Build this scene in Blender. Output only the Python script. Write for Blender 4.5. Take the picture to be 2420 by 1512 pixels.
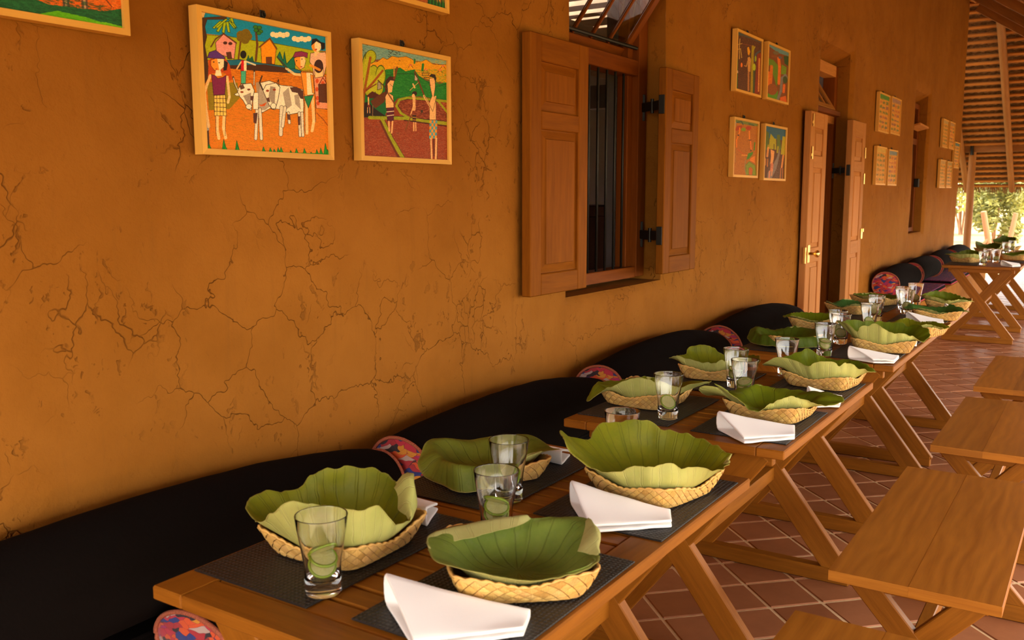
import bpy, math, random
import numpy as np
from mathutils import Vector, Matrix, noise as mnoise

rng = random.Random(7)
scene = bpy.context.scene
for o in list(bpy.data.objects):
    bpy.data.objects.remove(o, do_unlink=True)
COL = scene.collection

# ------------------------------------------------------------------ camera, sky, sun, exposure
CAM = Vector((0.0, 0.0, 1.43))
FPX, YAW, PITCH, ROLL = 2158.2, math.radians(33.15), math.radians(7.721), math.radians(-0.078)
_F = Vector((math.cos(PITCH)*math.cos(YAW), math.cos(PITCH)*math.sin(YAW), -math.sin(PITCH)))
_R = Vector((math.sin(YAW), -math.cos(YAW), 0.0))
_U = _R.cross(_F)
_R, _U = math.cos(ROLL)*_R + math.sin(ROLL)*_U, math.cos(ROLL)*_U - math.sin(ROLL)*_R
cam = bpy.data.cameras.new('camera')
cam.sensor_width = 36.0
cam.sensor_fit = 'HORIZONTAL'
cam.lens = FPX / 2420.0 * 36.0
cam.clip_start = 0.05
cam.clip_end = 400
cam.dof.use_dof = True
cam.dof.focus_distance = 3.3
cam.dof.aperture_fstop = 7.5
cam_o = bpy.data.objects.new('camera', cam)
COL.objects.link(cam_o)
M = Matrix.Identity(4)
for i in range(3):
    M[i][0], M[i][1], M[i][2], M[i][3] = _R[i], _U[i], -_F[i], CAM[i]
cam_o.matrix_world = M
scene.camera = cam_o

world = bpy.data.worlds.new('sky')
scene.world = world
world.use_nodes = True
wn = world.node_tree
wn.nodes.clear()
w_out = wn.nodes.new('ShaderNodeOutputWorld')
w_bg = wn.nodes.new('ShaderNodeBackground')
w_sky = wn.nodes.new('ShaderNodeTexSky')
w_sky.sky_type = 'NISHITA'
w_sky.sun_disc = False
w_sky.sun_elevation = math.radians(52)
w_sky.sun_rotation = math.radians(190)
w_sky.air_density = 1.0
w_sky.dust_density = 4.0
w_mix = wn.nodes.new('ShaderNodeMix')
w_mix.data_type = 'RGBA'
w_mix.inputs[0].default_value = 0.75
w_mix.inputs[7].default_value = (1.0, 0.92, 0.81, 1)
w_mul = wn.nodes.new('ShaderNodeVectorMath')
w_mul.operation = 'SCALE'
w_mul.inputs['Scale'].default_value = 0.22
wn.links.new(w_sky.outputs[0], w_mul.inputs[0])
wn.links.new(w_mul.outputs[0], w_mix.inputs[6])
wn.links.new(w_mix.outputs[2], w_bg.inputs['Color'])
w_bg.inputs['Strength'].default_value = 2.1
wn.links.new(w_bg.outputs[0], w_out.inputs[0])

sun = bpy.data.lights.new('sun', 'SUN')
sun.energy = 2.4
sun.color = (1.0, 0.88, 0.70)
sun.angle = math.radians(1.0)
sun_o = bpy.data.objects.new('sun', sun)
COL.objects.link(sun_o)
sun_dir = Vector((0.25, 0.62, -0.90)).normalized()
sun_o.rotation_euler = sun_dir.to_track_quat('-Z', 'Y').to_euler()
sun_o.location = (0, -10, 12)

vs = scene.view_settings
scene.display_settings.display_device = 'sRGB'
vs.view_transform = 'Standard'
vs.look = 'None'
vs.gamma = 1.0
vs.use_curve_mapping = False
vs.exposure = 1.93
scene.cycles.use_denoising = True
scene.cycles.max_bounces = 12
scene.cycles.diffuse_bounces = 6
scene.cycles.transmission_bounces = 12
scene.cycles.sample_clamp_indirect = 8.0
scene.cycles.caustics_reflective = False

# ------------------------------------------------------------------ node helpers
class NT:
    def __init__(self, name):
        self.m = bpy.data.materials.new(name)
        self.m.use_nodes = True
        self.t = self.m.node_tree
        self.t.nodes.clear()
        self.out = self.t.nodes.new('ShaderNodeOutputMaterial')
    def n(self, kind, props=None, **ins):
        nd = self.t.nodes.new('ShaderNode' + kind)
        for k, v in (props or {}).items():
            setattr(nd, k, v)
        for k, v in ins.items():
            key = int(k[1:]) if k[0] == '_' and k[1:].isdigit() else k.replace('_', ' ')
            self.put(nd.inputs[key], v)
        return nd
    def put(self, sock, v):
        if isinstance(v, bpy.types.NodeSocket):
            self.t.links.new(v, sock)
        elif isinstance(v, bpy.types.Node):
            self.t.links.new(v.outputs[0], sock)
        else:
            if sock.type == 'RGBA' and len(v) == 3:
                v = (*v, 1.0)
            sock.default_value = v
    def math(self, op, a, b=0.0, c=0.0, clamp=False):
        return self.n('Math', {'operation': op, 'use_clamp': clamp}, _0=a, _1=b, _2=c).outputs[0]
    def mix(self, f, a, b, mode='MIX'):
        nd = self.n('Mix', {'data_type': 'RGBA', 'blend_type': mode})
        self.put(nd.inputs[0], f); self.put(nd.inputs[6], a); self.put(nd.inputs[7], b)
        return nd.outputs[2]
    def ramp(self, f, stops, interp='LINEAR'):
        nd = self.n('ValToRGB', None, _0=f)
        cr = nd.color_ramp
        cr.interpolation = interp
        while len(cr.elements) < len(stops):
            cr.elements.new(0.5)
        for e, (p, c) in zip(cr.elements, stops):
            e.position = p
            e.color = (c, c, c, 1) if not hasattr(c, '__len__') else (*c, 1)
        return nd.outputs[0]
    def noise(self, vec, scale, detail=3.0, rough=0.5, dist=0.0):
        return self.n('TexNoise', None, Vector=vec, Scale=scale, Detail=detail, Roughness=rough, Distortion=dist)
    def mapping(self, vec, scale=(1, 1, 1), rot=(0, 0, 0), loc=(0, 0, 0)):
        return self.n('Mapping', None, Vector=vec, Scale=scale, Rotation=rot, Location=loc).outputs[0]
    def bump(self, h, strength=0.3, dist=0.01, normal=None):
        nd = self.n('Bump', None, Height=h, Strength=strength, Distance=dist)
        if normal is not None:
            self.put(nd.inputs['Normal'], normal)
        return nd.outputs[0]
    def bsdf(self, color, rough=0.5, normal=None, **kw):
        nd = self.n('BsdfPrincipled')
        self.put(nd.inputs['Base Color'], color)
        self.put(nd.inputs['Roughness'], rough)
        if normal is not None:
            self.put(nd.inputs['Normal'], normal)
        for k, v in kw.items():
            self.put(nd.inputs[k.replace('_', ' ')], v)
        return nd.outputs[0]
    def end(self, shader):
        self.t.links.new(shader, self.out.inputs[0])
        return self.m
    def coord(self, which='Object'):
        return self.n('TexCoord').outputs[which]
    def rand(self):
        return self.n('ObjectInfo').outputs['Random']
    def attr(self, name):
        return self.n('Attribute', {'attribute_name': name}).outputs['Color']

def wood(name, light, dark, rough=0.42, along=1.3, across=16.0, ring=0.0, vary=0.25, spec=0.35):
    t = NT(name)
    uv = t.n('UVMap').outputs[0]
    off = t.n('CombineXYZ', None, X=t.math('MULTIPLY', t.rand(), 17.0), Y=t.math('MULTIPLY', t.rand(), 9.0)).outputs[0]
    v = t.n('VectorMath', {'operation': 'ADD'}, _0=uv, _1=off).outputs[0]
    g1 = t.noise(t.mapping(v, (along, across, 1)), 3.0, 5, 0.6, 0.6).outputs[0]
    fine = t.noise(t.mapping(v, (along*4, across*9, 1)), 3.0, 3, 0.6).outputs[0]
    big = t.noise(t.mapping(v, (1.2, 3.0, 1)), 1.4, 2).outputs[0]
    f = t.math('ADD', t.math('MULTIPLY', g1, 0.75), t.math('MULTIPLY', fine, 0.35))
    if ring > 0:
        w = t.n('TexWave', {'wave_type': 'BANDS', 'bands_direction': 'Y'}, Vector=t.mapping(v, (0.75, 1.9, 1)), Scale=4.2, Distortion=13.0, Detail=1.5, Detail_Scale=0.75).outputs['Fac']
        f = t.math('ADD', t.math('MULTIPLY', f, 1 - ring), t.math('MULTIPLY', w, ring))
    col = t.mix(t.ramp(f, [(0.22, 0.0), (0.75, 1.0)]), dark, light)
    k = t.math('ADD', 1 - vary/2, t.math('MULTIPLY', big, vary))
    k = t.math('MULTIPLY', k, t.math('ADD', 0.9, t.math('MULTIPLY', t.rand(), 0.22)))
    col = t.mix(1.0, col, t.n('CombineColor', None, Red=k, Green=k, Blue=k).outputs[0], 'MULTIPLY')
    nrm = t.bump(f, 0.12, 0.002)
    return t.end(t.bsdf(col, t.math('ADD', rough - 0.06, t.math('MULTIPLY', fine, 0.14)), nrm, Specular_IOR_Level=spec))

def plain(name, color, rough=0.6, nscale=30.0, namp=0.2, bump=0.1, **kw):
    t = NT(name)
    c = t.coord()
    f = t.noise(c, nscale, 3).outputs[0]
    k = t.math('ADD', 1 - namp/2, t.math('MULTIPLY', f, namp))
    col = t.mix(1.0, color, t.n('CombineColor', None, Red=k, Green=k, Blue=k).outputs[0], 'MULTIPLY')
    return t.end(t.bsdf(col, rough, t.bump(f, bump, 0.003), **kw))

# ------------------------------------------------------------------ mesh helpers
class MB:
    def __init__(self):
        self.v, self.f, self.uv, self.mi, self.col = [], [], [], [], []
    def add(self, verts, faces, uvs=None, mi=0, col=(1, 1, 1)):
        b = len(self.v)
        self.v.extend([tuple(p) for p in verts])
        for i, fc in enumerate(faces):
            self.f.append([b + k for k in fc])
            if uvs is None:
                self.uv.append([(0.0, 0.0)] * len(fc))
            elif uvs and isinstance(uvs[0], tuple):
                self.uv.append([uvs[k] for k in fc])
            else:
                self.uv.append(uvs[i])
            self.mi.append(mi)
            self.col.append(col)
    def box(self, size, mat=None, bevel=0.003, mi=0, col=(1, 1, 1), uvo=None, c=(0, 0, 0)):
        """chamfered box; mat is a 4x4 placing it; the grain (UV u) runs along its longest side"""
        h = [s / 2 for s in size]
        bv = min(bevel, min(h) * 0.6)
        order = sorted(range(3), key=lambda a: -size[a])
        la = order[0]
        if uvo is None:
            uvo = (rng.uniform(0, 20), rng.uniform(0, 20))
        verts, idx = [], {}
        for sx in (-1, 1):
            for sy in (-1, 1):
                for sz in (-1, 1):
                    s = (sx, sy, sz)
                    for a in range(3):
                        p = [s[k] * (h[k] if k == a else h[k] - bv) + c[k] for k in range(3)]
                        idx[(s, a)] = len(verts)
                        verts.append(p)
        faces, uvs = [], []
        def uvf(fc, a):
            o = [k for k in range(3) if k != a]
            if la in o:
                u, w = la, [k for k in o if k != la][0]
            else:
                u, w = o[0], o[1]
            kshift = 0.37 * a
            return [(verts[i][u] + uvo[0], verts[i][w] + uvo[1] + kshift) for i in fc]
        for a in range(3):
            b, d = [k for k in range(3) if k != a]
            for s in (-1, 1):
                q = []
                for (tb, td) in ((-1, -1), (1, -1), (1, 1), (-1, 1)):
                    k = [0, 0, 0]; k[a] = s; k[b] = tb; k[d] = td
                    q.append(idx[(tuple(k), a)])
                if (s > 0) != (a != 1):
                    q.reverse()
                faces.append(q); uvs.append(uvf(q, a))
        cen = Vector(c)
        def orient(q):
            p = [Vector(verts[i]) for i in q]
            nn = (p[1] - p[0]).cross(p[2] - p[0])
            if nn.dot(sum(p, Vector()) / len(p) - cen) < 0:
                q.reverse()
            return q
        for a in range(3):          # edges along axis a
            b, d = [k for k in range(3) if k != a]
            for tb in (-1, 1):
                for td in (-1, 1):
                    k0 = [0, 0, 0]; k0[a] = -1; k0[b] = tb; k0[d] = td
                    k1 = list(k0); k1[a] = 1
                    q = [idx[(tuple(k0), b)], idx[(tuple(k1), b)], idx[(tuple(k1), d)], idx[(tuple(k0), d)]]
                    q = orient(q)
                    faces.append(q); uvs.append(uvf(q, b if b != la else d))
        for sx in (-1, 1):
            for sy in (-1, 1):
                for sz in (-1, 1):
                    s = (sx, sy, sz)
                    q = orient([idx[(s, 0)], idx[(s, 1)], idx[(s, 2)]])
                    faces.append(q); uvs.append(uvf(q, order[1]))
        if mat is not None:
            verts = [mat @ Vector(p) for p in verts]
        self.add(verts, faces, uvs, mi, col)
    def bar(self, p0, p1, w, t, up=(0, 0, 1), bevel=0.003, mi=0, col=(1, 1, 1)):
        """a board from p0 to p1: w across (perpendicular to up and axis), t along up"""
        p0, p1 = Vector(p0), Vector(p1)
        x = (p1 - p0); L = x.length; x.normalize()
        y = Vector(up).cross(x).normalized()
        z = x.cross(y)
        m = Matrix.Identity(4)
        for i in range(3):
            m[i][0], m[i][1], m[i][2], m[i][3] = x[i], y[i], z[i], (p0[i] + p1[i]) / 2
        self.box((L, w, t), m, bevel, mi, col)
    def tube(self, pts, radii, seg=10, mi=0, col=(1, 1, 1), caps=True):
        pts = [Vector(p) for p in pts]
        if not hasattr(radii, '__len__'):
            radii = [radii] * len(pts)
        verts, uv = [], []
        ref = Vector((0, 0, 1))
        acc = 0.0
        o = rng.uniform(0, 10)
        for i, p in enumerate(pts):
            d = (pts[min(i + 1, len(pts) - 1)] - pts[max(i - 1, 0)]).normalized()
            if abs(d.dot(ref)) > 0.95:
                ref = Vector((1, 0.1, 0)).normalized()
            a = d.cross(ref).normalized(); b = d.cross(a)
            if i:
                acc += (p - pts[i - 1]).length
            for k in range(seg):
                t = 2 * math.pi * k / seg
                verts.append(p + (a * math.cos(t) + b * math.sin(t)) * radii[i])
                uv.append((acc + o, k / seg * 2 * math.pi * radii[i] + o))
        faces = []
        for i in range(len(pts) - 1):
            for k in range(seg):
                k2 = (k + 1) % seg
                faces.append([i * seg + k, i * seg + k2, (i + 1) * seg + k2, (i + 1) * seg + k])
        if caps:
            faces.append(list(range(seg)))
            faces.append([(len(pts) - 1) * seg + k for k in reversed(range(seg))])
        self.add(verts, faces, uv, mi, col)
    def lathe(self, prof, seg=32, mi=0, col=(1, 1, 1), axis='Z', closed=False):
        verts, uv, faces = [], [], []
        n = len(prof)
        for i, (r, z) in enumerate(prof):
            for k in range(seg):
                t = 2 * math.pi * k / seg
                p = (r * math.cos(t), r * math.sin(t), z)
                if axis == 'X':
                    p = (z, r * math.cos(t), r * math.sin(t))
                verts.append(p)
                uv.append((k / seg, i / max(1, n - 1)))
        rows = n if closed else n - 1
        for i in range(rows):
            i2 = (i + 1) % n
            for k in range(seg):
                k2 = (k + 1) % seg
                faces.append([i * seg + k, i * seg + k2, i2 * seg + k2, i2 * seg + k])
        self.add(verts, faces, uv, mi, col)
    def grid(self, P, uv=None, mi=0, col=(1, 1, 1), wrap=False, flip=False):
        """P: rows of points (list of lists)"""
        nr, nc = len(P), len(P[0])
        verts = [p for row in P for p in row]
        faces = []
        for i in range(nr - 1):
            for j in range(nc if wrap else nc - 1):
                j2 = (j + 1) % nc
                q = [i * nc + j, i * nc + j2, (i + 1) * nc + j2, (i + 1) * nc + j]
                faces.append(q[::-1] if flip else q)
        u = None
        if uv is not None:
            u = []
            flat = [p for row in uv for p in row]
            for q in faces:
                c = [flat[k] for k in q]
                if wrap:
                    us = [a[0] for a in c]
                    if max(us) - min(us) > 0.5:
                        c = [(a[0] + 1 if a[0] < 0.5 else a[0], a[1]) for a in c]
                u.append(c)
        self.add(verts, faces, u, mi, col)
    def mesh(self, name, mats, smooth=False, fix=False):
        me = bpy.data.meshes.new(name)
        me.from_pydata(self.v, [], self.f)
        if not isinstance(mats, (list, tuple)):
            mats = [mats]
        for m in mats:
            me.materials.append(m)
        uvl = me.uv_layers.new(name='UVMap')
        uvl.data.foreach_set('uv', np.array([c for fc in self.uv for p in fc for c in p], dtype=np.float32))
        me.polygons.foreach_set('material_index', np.array(self.mi, dtype=np.int32))
        if any(c != (1, 1, 1) for c in self.col):
            ca = me.color_attributes.new('Col', 'FLOAT_COLOR', 'CORNER')
            ca.data.foreach_set('color', np.array([(*c, 1.0) for fc, c in zip(self.f, self.col) for _ in fc], dtype=np.float32).ravel())
        if smooth:
            me.polygons.foreach_set('use_smooth', np.ones(len(me.polygons), dtype=bool))
        me.update()
        if fix:
            import bmesh
            bm = bmesh.new(); bm.from_mesh(me)
            bmesh.ops.recalc_face_normals(bm, faces=bm.faces)
            bm.to_mesh(me); bm.free()
        return me
    def obj(self, name, mats, parent=None, smooth=False, fix=False, loc=None):
        return link(name, self.mesh(name, mats, smooth, fix), parent, loc)

def link(name, me, parent=None, loc=None):
    o = bpy.data.objects.new(name, me)
    COL.objects.link(o)
    if parent is not None:
        o.parent = parent
    if loc is not None:
        o.location = loc
    return o

def tag(o, label=None, cat=None, group=None, kind=None):
    if label: o['label'] = label
    if cat: o['category'] = cat
    if group: o['group'] = group
    if kind: o['kind'] = kind
    return o

def thing(name, label, cat, loc=(0, 0, 0), rz=0.0, group=None, kind=None):
    o = bpy.data.objects.new(name, None)
    o.empty_display_size = 0.05
    COL.objects.link(o)
    o.location = loc
    o.rotation_euler = (0, 0, rz)
    return tag(o, label, cat, group, kind)

def smooth_by_angle(me, deg=40):
    me.polygons.foreach_set('use_smooth', np.ones(len(me.polygons), dtype=bool))
    try:
        me.set_sharp_from_angle(angle=math.radians(deg))
    except Exception:
        pass

def copy_tree(src, loc=None, rz=None):
    c = src.copy(); COL.objects.link(c)
    if loc is not None: c.location = loc
    if rz is not None: c.rotation_euler = (0, 0, rz)
    for ch in src.children:
        d = ch.copy(); COL.objects.link(d); d.parent = c
        for g in ch.children:
            e = g.copy(); COL.objects.link(e); e.parent = d
    return c

def catmull(p0, p1, p2, p3, t):
    return 0.5 * ((2*p1) + (-p0 + p2)*t + (2*p0 - 5*p1 + 4*p2 - p3)*t*t + (-p0 + 3*p1 - 3*p2 + p3)*t*t*t)

# ------------------------------------------------------------------ materials
def mud_material():
    t = NT('mud_plaster')
    c = t.coord()
    big = t.noise(c, 1.1, 4, 0.55).outputs[0]
    mid = t.noise(c, 6.0, 5, 0.6).outputs[0]
    fine = t.noise(c, 60.0, 4, 0.6).outputs[0]
    col = t.mix(t.ramp(big, [(0.3, 0.0), (0.72, 1.0)]), (0.245, 0.086, 0.0095), (0.315, 0.118, 0.0160))
    col = t.mix(t.math('MULTIPLY', t.ramp(mid, [(0.42, 0.0), (0.75, 1.0)]), 0.35), col, (0.18, 0.057, 0.0035))
    # drying cracks: bent cell edges, kept only in patches
    warp = t.noise(c, 5.0, 4, 0.65)
    cw = t.n('VectorMath', {'operation': 'MULTIPLY_ADD'}, _0=warp.outputs['Color'], _1=(0.17, 0.17, 0.17), _2=c).outputs[0]
    d1 = t.n('TexVoronoi', {'feature': 'DISTANCE_TO_EDGE'}, Vector=cw, Scale=4.2).outputs['Distance']
    d2 = t.n('TexVoronoi', {'feature': 'DISTANCE_TO_EDGE'}, Vector=t.mapping(cw, (1, 1, 0.55)), Scale=9.0).outputs['Distance']
    patch = t.noise(t.mapping(c, (1, 1, 1), (0, 0, 0), (3.1, 0, 1.7)), 1.5, 3).outputs[0]
    patch2 = t.noise(t.mapping(c, (1, 1, 1), (0, 0, 0), (9.1, 0, 5.7)), 3.4, 3).outputs[0]
    pos = t.n('NewGeometry').outputs['Position']
    dd = t.n('VectorMath', {'operation': 'MULTIPLY_ADD'}, _0=pos, _1=(1.0, 0.0, 2.3), _2=(-1.62, 0.0, -2.3)).outputs[0]
    spot = t.ramp(t.n('VectorMath', {'operation': 'LENGTH'}, _0=dd).outputs['Value'], [(0.15, 0.30), (0.75, 0.0)])
    patch = t.math('ADD', patch, t.math('MULTIPLY', spot, 0.75))
    drip = t.noise(t.mapping(c, (30, 1, 2.2)), 1.0, 4, 0.65).outputs[0]
    col = t.mix(t.math('MULTIPLY', t.ramp(drip, [(0.56, 0.0), (0.75, 1.0)]), 0.30), col, (0.20, 0.075, 0.012))
    m1 = t.math('MULTIPLY', t.ramp(d1, [(0.0, 1.0), (0.0042, 0.0)]), t.ramp(patch, [(0.50, 0.0), (0.60, 1.0)]))
    m2 = t.math('MULTIPLY', t.ramp(d2, [(0.0, 0.75), (0.014, 0.0)]), t.ramp(patch2, [(0.55, 0.0), (0.64, 1.0)]))
    # small scuffs left by straw and trowel
    sp = t.noise(t.mapping(cw, (1, 1, 0.45), (0, 0.5, 0)), 26.0, 3, 0.7).outputs[0]
    m3 = t.math('MULTIPLY', t.ramp(sp, [(0.625, 0.0), (0.68, 1.0)]), t.ramp(patch2, [(0.40, 0.1), (0.65, 0.8)]))
    crack = t.math('MAXIMUM', m1, t.math('MAXIMUM', m2, m3))
    col = t.mix(t.math('MULTIPLY', crack, 0.66), col, (0.085, 0.026, 0.004))
    h = t.math('ADD', t.math('MULTIPLY', mid, 0.9), t.math('MULTIPLY', fine, 0.22))
    h = t.math('SUBTRACT', h, t.math('MULTIPLY', crack, 0.55))
    return t.end(t.bsdf(col, 0.86, t.bump(h, 0.75, 0.014), Specular_IOR_Level=0.06))

def tile_material():
    t = NT('terracotta')
    c = t.coord()
    isl = t.n('NewGeometry').outputs['Random Per Island']
    r = t.math('FRACT', t.math('ADD', isl, t.rand()))
    pos = t.n('NewGeometry').outputs['Position']
    n1 = t.noise(pos, 9.0, 4, 0.6).outputs[0]
    n2 = t.noise(pos, 70.0, 3).outputs[0]
    col = t.mix(r, (0.255, 0.088, 0.033), (0.36, 0.140, 0.058))
    col = t.mix(t.math('MULTIPLY', t.ramp(n1, [(0.35, 0.0), (0.75, 1.0)]), 0.5), col, (0.21, 0.074, 0.029))
    return t.end(t.bsdf(col, t.math('ADD', 0.26, t.math('MULTIPLY', n1, 0.25)), t.bump(t.math('ADD', n1, t.math('MULTIPLY', n2, 0.3)), 0.12, 0.004), Specular_IOR_Level=0.5))

def thatch_material():
    t = NT('thatch')
    uv = t.n('UVMap').outputs[0]
    a = t.noise(t.mapping(uv, (16, 60, 1), (0, 0, 0.5)), 1.0, 4, 0.65, 0.4).outputs[0]
    b = t.noise(t.mapping(uv, (3, 5, 1)), 1.0, 3).outputs[0]
    col = t.mix(t.ramp(a, [(0.3, 0.0), (0.7, 1.0)]), (0.070, 0.029, 0.007), (0.42, 0.20, 0.058))
    col = t.mix(t.math('MULTIPLY', b, 0.5), col, (0.16, 0.07, 0.02))
    return t.end(t.bsdf(col, 0.8, t.bump(a, 0.8, 0.02)))

def embroidery_material():
    t = NT('embroidered_cloth')
    c = t.coord()
    w = t.noise(c, 9.0, 2)
    cw = t.n('VectorMath', {'operation': 'MULTIPLY_ADD'}, _0=w.outputs['Color'], _1=(0.12, 0.12, 0.12), _2=c).outputs[0]
    m = t.mapping(cw, (1, 0.50, 1.45), (0.7, 0, 0))
    vor = t.n('TexVoronoi', {'feature': 'F1'}, Vector=m, Scale=46.0, Randomness=1.0)
    edge = t.n('TexVoronoi', {'feature': 'DISTANCE_TO_EDGE'}, Vector=m, Scale=46.0, Randomness=1.0).outputs['Distance']
    r = t.n('SeparateColor', None, _0=vor.outputs['Color']).outputs[0]
    col = t.ramp(r, [(0.0, (0.384, 0.012, 0.030)), (0.15, (0.30, 0.010, 0.095)), (0.25, (0.527, 0.062, 0.007)), (0.44, (0.012, 0.022, 0.136)),
                     (0.62, (0.012, 0.006, 0.010)), (0.72, (0.496, 0.186, 0.009)), (0.79, (0.31, 0.012, 0.019)), (0.96, (0.384, 0.26, 0.223))], 'CONSTANT')
    col = t.mix(t.ramp(edge, [(0.0, 1.0), (0.03, 0.0)]), col, (0.08, 0.008, 0.015))
    st = t.noise(t.mapping(c, (60, 400, 400), (0.6, 0, 0)), 1.0, 2).outputs[0]
    return t.end(t.bsdf(col, 0.75, t.bump(st, 0.3, 0.002), Sheen_Weight=0.2))

def woven_mat_material():
    t = NT('woven_mat')
    uv = t.n('UVMap').outputs[0]
    a = t.n('TexWave', {'bands_direction': 'X'}, Vector=uv, Scale=34.0, Distortion=0.6).outputs['Fac']
    b = t.n('TexWave', {'bands_direction': 'Y'}, Vector=uv, Scale=34.0, Distortion=0.6).outputs['Fac']
    h = t.math('MULTIPLY', a, b)
    col = t.mix(h, (0.006, 0.005, 0.0045), (0.034, 0.028, 0.024))
    return t.end(t.bsdf(col, 0.55, t.bump(h, 0.8, 0.004)))

def pad_material():
    t = NT('seat_pad_weave')
    c = t.coord()
    a = t.noise(t.mapping(c, (4, 60, 4)), 1.0, 2).outputs[0]
    b = t.noise(t.mapping(c, (40, 9, 9)), 1.0, 2).outputs[0]
    col = t.ramp(t.math('ADD', t.math('MULTIPLY', a, 0.6), t.math('MULTIPLY', b, 0.4)), [(0.34, (0.03, 0.006, 0.02)), (0.46, (0.26, 0.02, 0.08)), (0.53, (0.05, 0.01, 0.09)), (0.62, (0.45, 0.06, 0.05))])
    return t.end(t.bsdf(col, 0.85))

def leaf_material(name, c1, c2, vein, mott, side):
    t = NT(name)
    uv = t.n('UVMap').outputs[0]
    sx = t.n('SeparateXYZ', None, _0=uv)
    u, r = sx.outputs[0], sx.outputs[1]
    wob = t.math('MULTIPLY', t.math('SUBTRACT', t.noise(t.mapping(uv, (8, 5, 1)), 1.0, 2).outputs[0], 0.5), 0.012)
    u2 = t.math('ADD', u, wob)
    def veins(n, ph, w):
        f = t.math('FRACT', t.math('ADD', t.math('MULTIPLY', u2, n), ph))
        d = t.math('ABSOLUTE', t.math('SUBTRACT', f, 0.5))
        return t.math('SUBTRACT', 1.0, t.math('DIVIDE', d, t.math('DIVIDE', w, t.math('MAXIMUM', r, 0.15))), clamp=True)
    v1 = veins(21.0, 0.0, 0.030)
    v2 = t.math('MULTIPLY', veins(42.0, 0.25, 0.045), t.ramp(r, [(0.55, 0.0), (0.62, 1.0)]))
    v = t.math('MAXIMUM', v1, t.math('MULTIPLY', v2, 0.8))
    c = t.coord()
    n1 = t.noise(c, 14.0, 4, 0.6).outputs[0]
    n2 = t.noise(c, 70.0, 4, 0.6).outputs[0]
    rr = t.rand()
    col = t.mix(t.ramp(n1, [(0.3, 0.0), (0.7, 1.0)]), c1, c2)
    col = t.mix(t.math('MULTIPLY', t.ramp(n2, [(0.52, 0.0), (0.74, 1.0)]), 0.25), col, mott)
    attr = t.attr('tint')
    if side > 1: attr = t.mix(0.06, (1, 1, 1), attr)
    col = t.mix(1.0, col, attr, 'MULTIPLY')
    col = t.mix(t.math('MULTIPLY', v, 0.38 if side < 1 else 0.7), col, vein)
    rim = t.ramp(r, [(0.955, 0.0), (1.0, 1.0)])
    col = t.mix(t.math('MULTIPLY', rim, 0.4), col, (0.45, 0.36, 0.10))
    h = t.math('ADD', t.math('MULTIPLY', v, 0.8 * side), t.math('MULTIPLY', n2, 0.25))
    nrm = t.bump(h, 0.5, 0.004)
    bs = t.bsdf(col, 0.52, nrm, Specular_IOR_Level=0.2)
    tr = t.n('BsdfTranslucent', None, Color=col, Normal=nrm).outputs[0]
    ms = t.n('MixShader', None, _0=0.22, _1=bs, _2=tr).outputs[0]
    return t.end(ms)

def glass_material(name, color=(1, 1, 1), rough=0.0, ior=1.47):
    t = NT(name)
    return t.end(t.n('BsdfGlass', None, Color=color, Roughness=rough, IOR=ior).outputs[0])

def linen_material():
    t = NT('white_linen')
    uv = t.coord()
    a = t.noise(uv, 300.0, 2).outputs[0]
    return t.end(t.bsdf((0.90, 0.86, 0.82), 0.85, t.bump(a, 0.12, 0.001), Sheen_Weight=0.3))

def basket_material():
    t = NT('palm_weave')
    uv = t.n('UVMap').outputs[0]
    col = t.attr('Col')
    g = t.noise(t.mapping(uv, (60, 700, 1)), 1.0, 2).outputs[0]
    base = t.mix(t.ramp(g, [(0.3, 0.0), (0.7, 1.0)]), (0.56, 0.30, 0.075), (0.74, 0.46, 0.15))
    base = t.mix(1.0, base, col, 'MULTIPLY')
    return t.end(t.bsdf(base, 0.55, t.bump(g, 0.15, 0.001)))

def foliage_material(name, c1, c2):
    t = NT(name)
    r = t.n('NewGeometry').outputs['Random Per Island']
    col = t.mix(r, c1, c2)
    bs = t.bsdf(col, 0.6)
    tr = t.n('BsdfTranslucent', None, Color=col).outputs[0]
    return t.end(t.n('MixShader', None, _0=0.4, _1=bs, _2=tr).outputs[0])

def ground_material():
    t = NT('dry_ground')
    c = t.coord()
    n1 = t.noise(c, 0.35, 4).outputs[0]
    n2 = t.noise(c, 6.0, 4).outputs[0]
    col = t.mix(t.ramp(n1, [(0.42, 0.0), (0.6, 1.0)]), (0.34, 0.25, 0.10), (0.13, 0.12, 0.035))
    col = t.mix(t.math('MULTIPLY', n2, 0.4), col, (0.40, 0.30, 0.14))
    return t.end(t.bsdf(col, 0.9, t.bump(n2, 0.4, 0.03)))

MUD = mud_material()
TILE = tile_material()
GROUT = plain('grout', (0.70, 0.48, 0.25), 0.85, 40, 0.3, 0.2)
WHITEWASH = plain('white_wash', (0.62, 0.56, 0.55), 0.8, 6, 0.15, 0.1)
PALEROOF = plain('pale_inner_thatch', (0.62, 0.42, 0.27), 0.8, 5, 0.5, 0.3)
TEAK = wood('teak_table', (0.285, 0.097, 0.0080), (0.140, 0.040, 0.0026), 0.45, spec=0.14)
TEAK_TOP = wood('teak_bench_top', (0.385, 0.136, 0.0135), (0.205, 0.060, 0.0046), 0.38, 0.8, 13.0, 0.13, 0.40, 0.20)
SHUTTER = wood('shutter_wood', (0.235, 0.072, 0.0050), (0.125, 0.033, 0.002), 0.6, 1.2, 14, spec=0.05)
FRAMEWOOD = wood('window_frame_wood', (0.20, 0.050, 0.005), (0.10, 0.022, 0.002), 0.55, 1.2, 14, spec=0.08)
PALE_DOOR = wood('weathered_door_wood', (0.50, 0.21, 0.060), (0.34, 0.125, 0.028), 0.65, 1.2, 14, spec=0.08)
PINE = wood('pine_frame', (0.70, 0.37, 0.070), (0.58, 0.27, 0.042), 0.5, 1.0, 9.0, 0, 0.15, 0.2)
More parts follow.
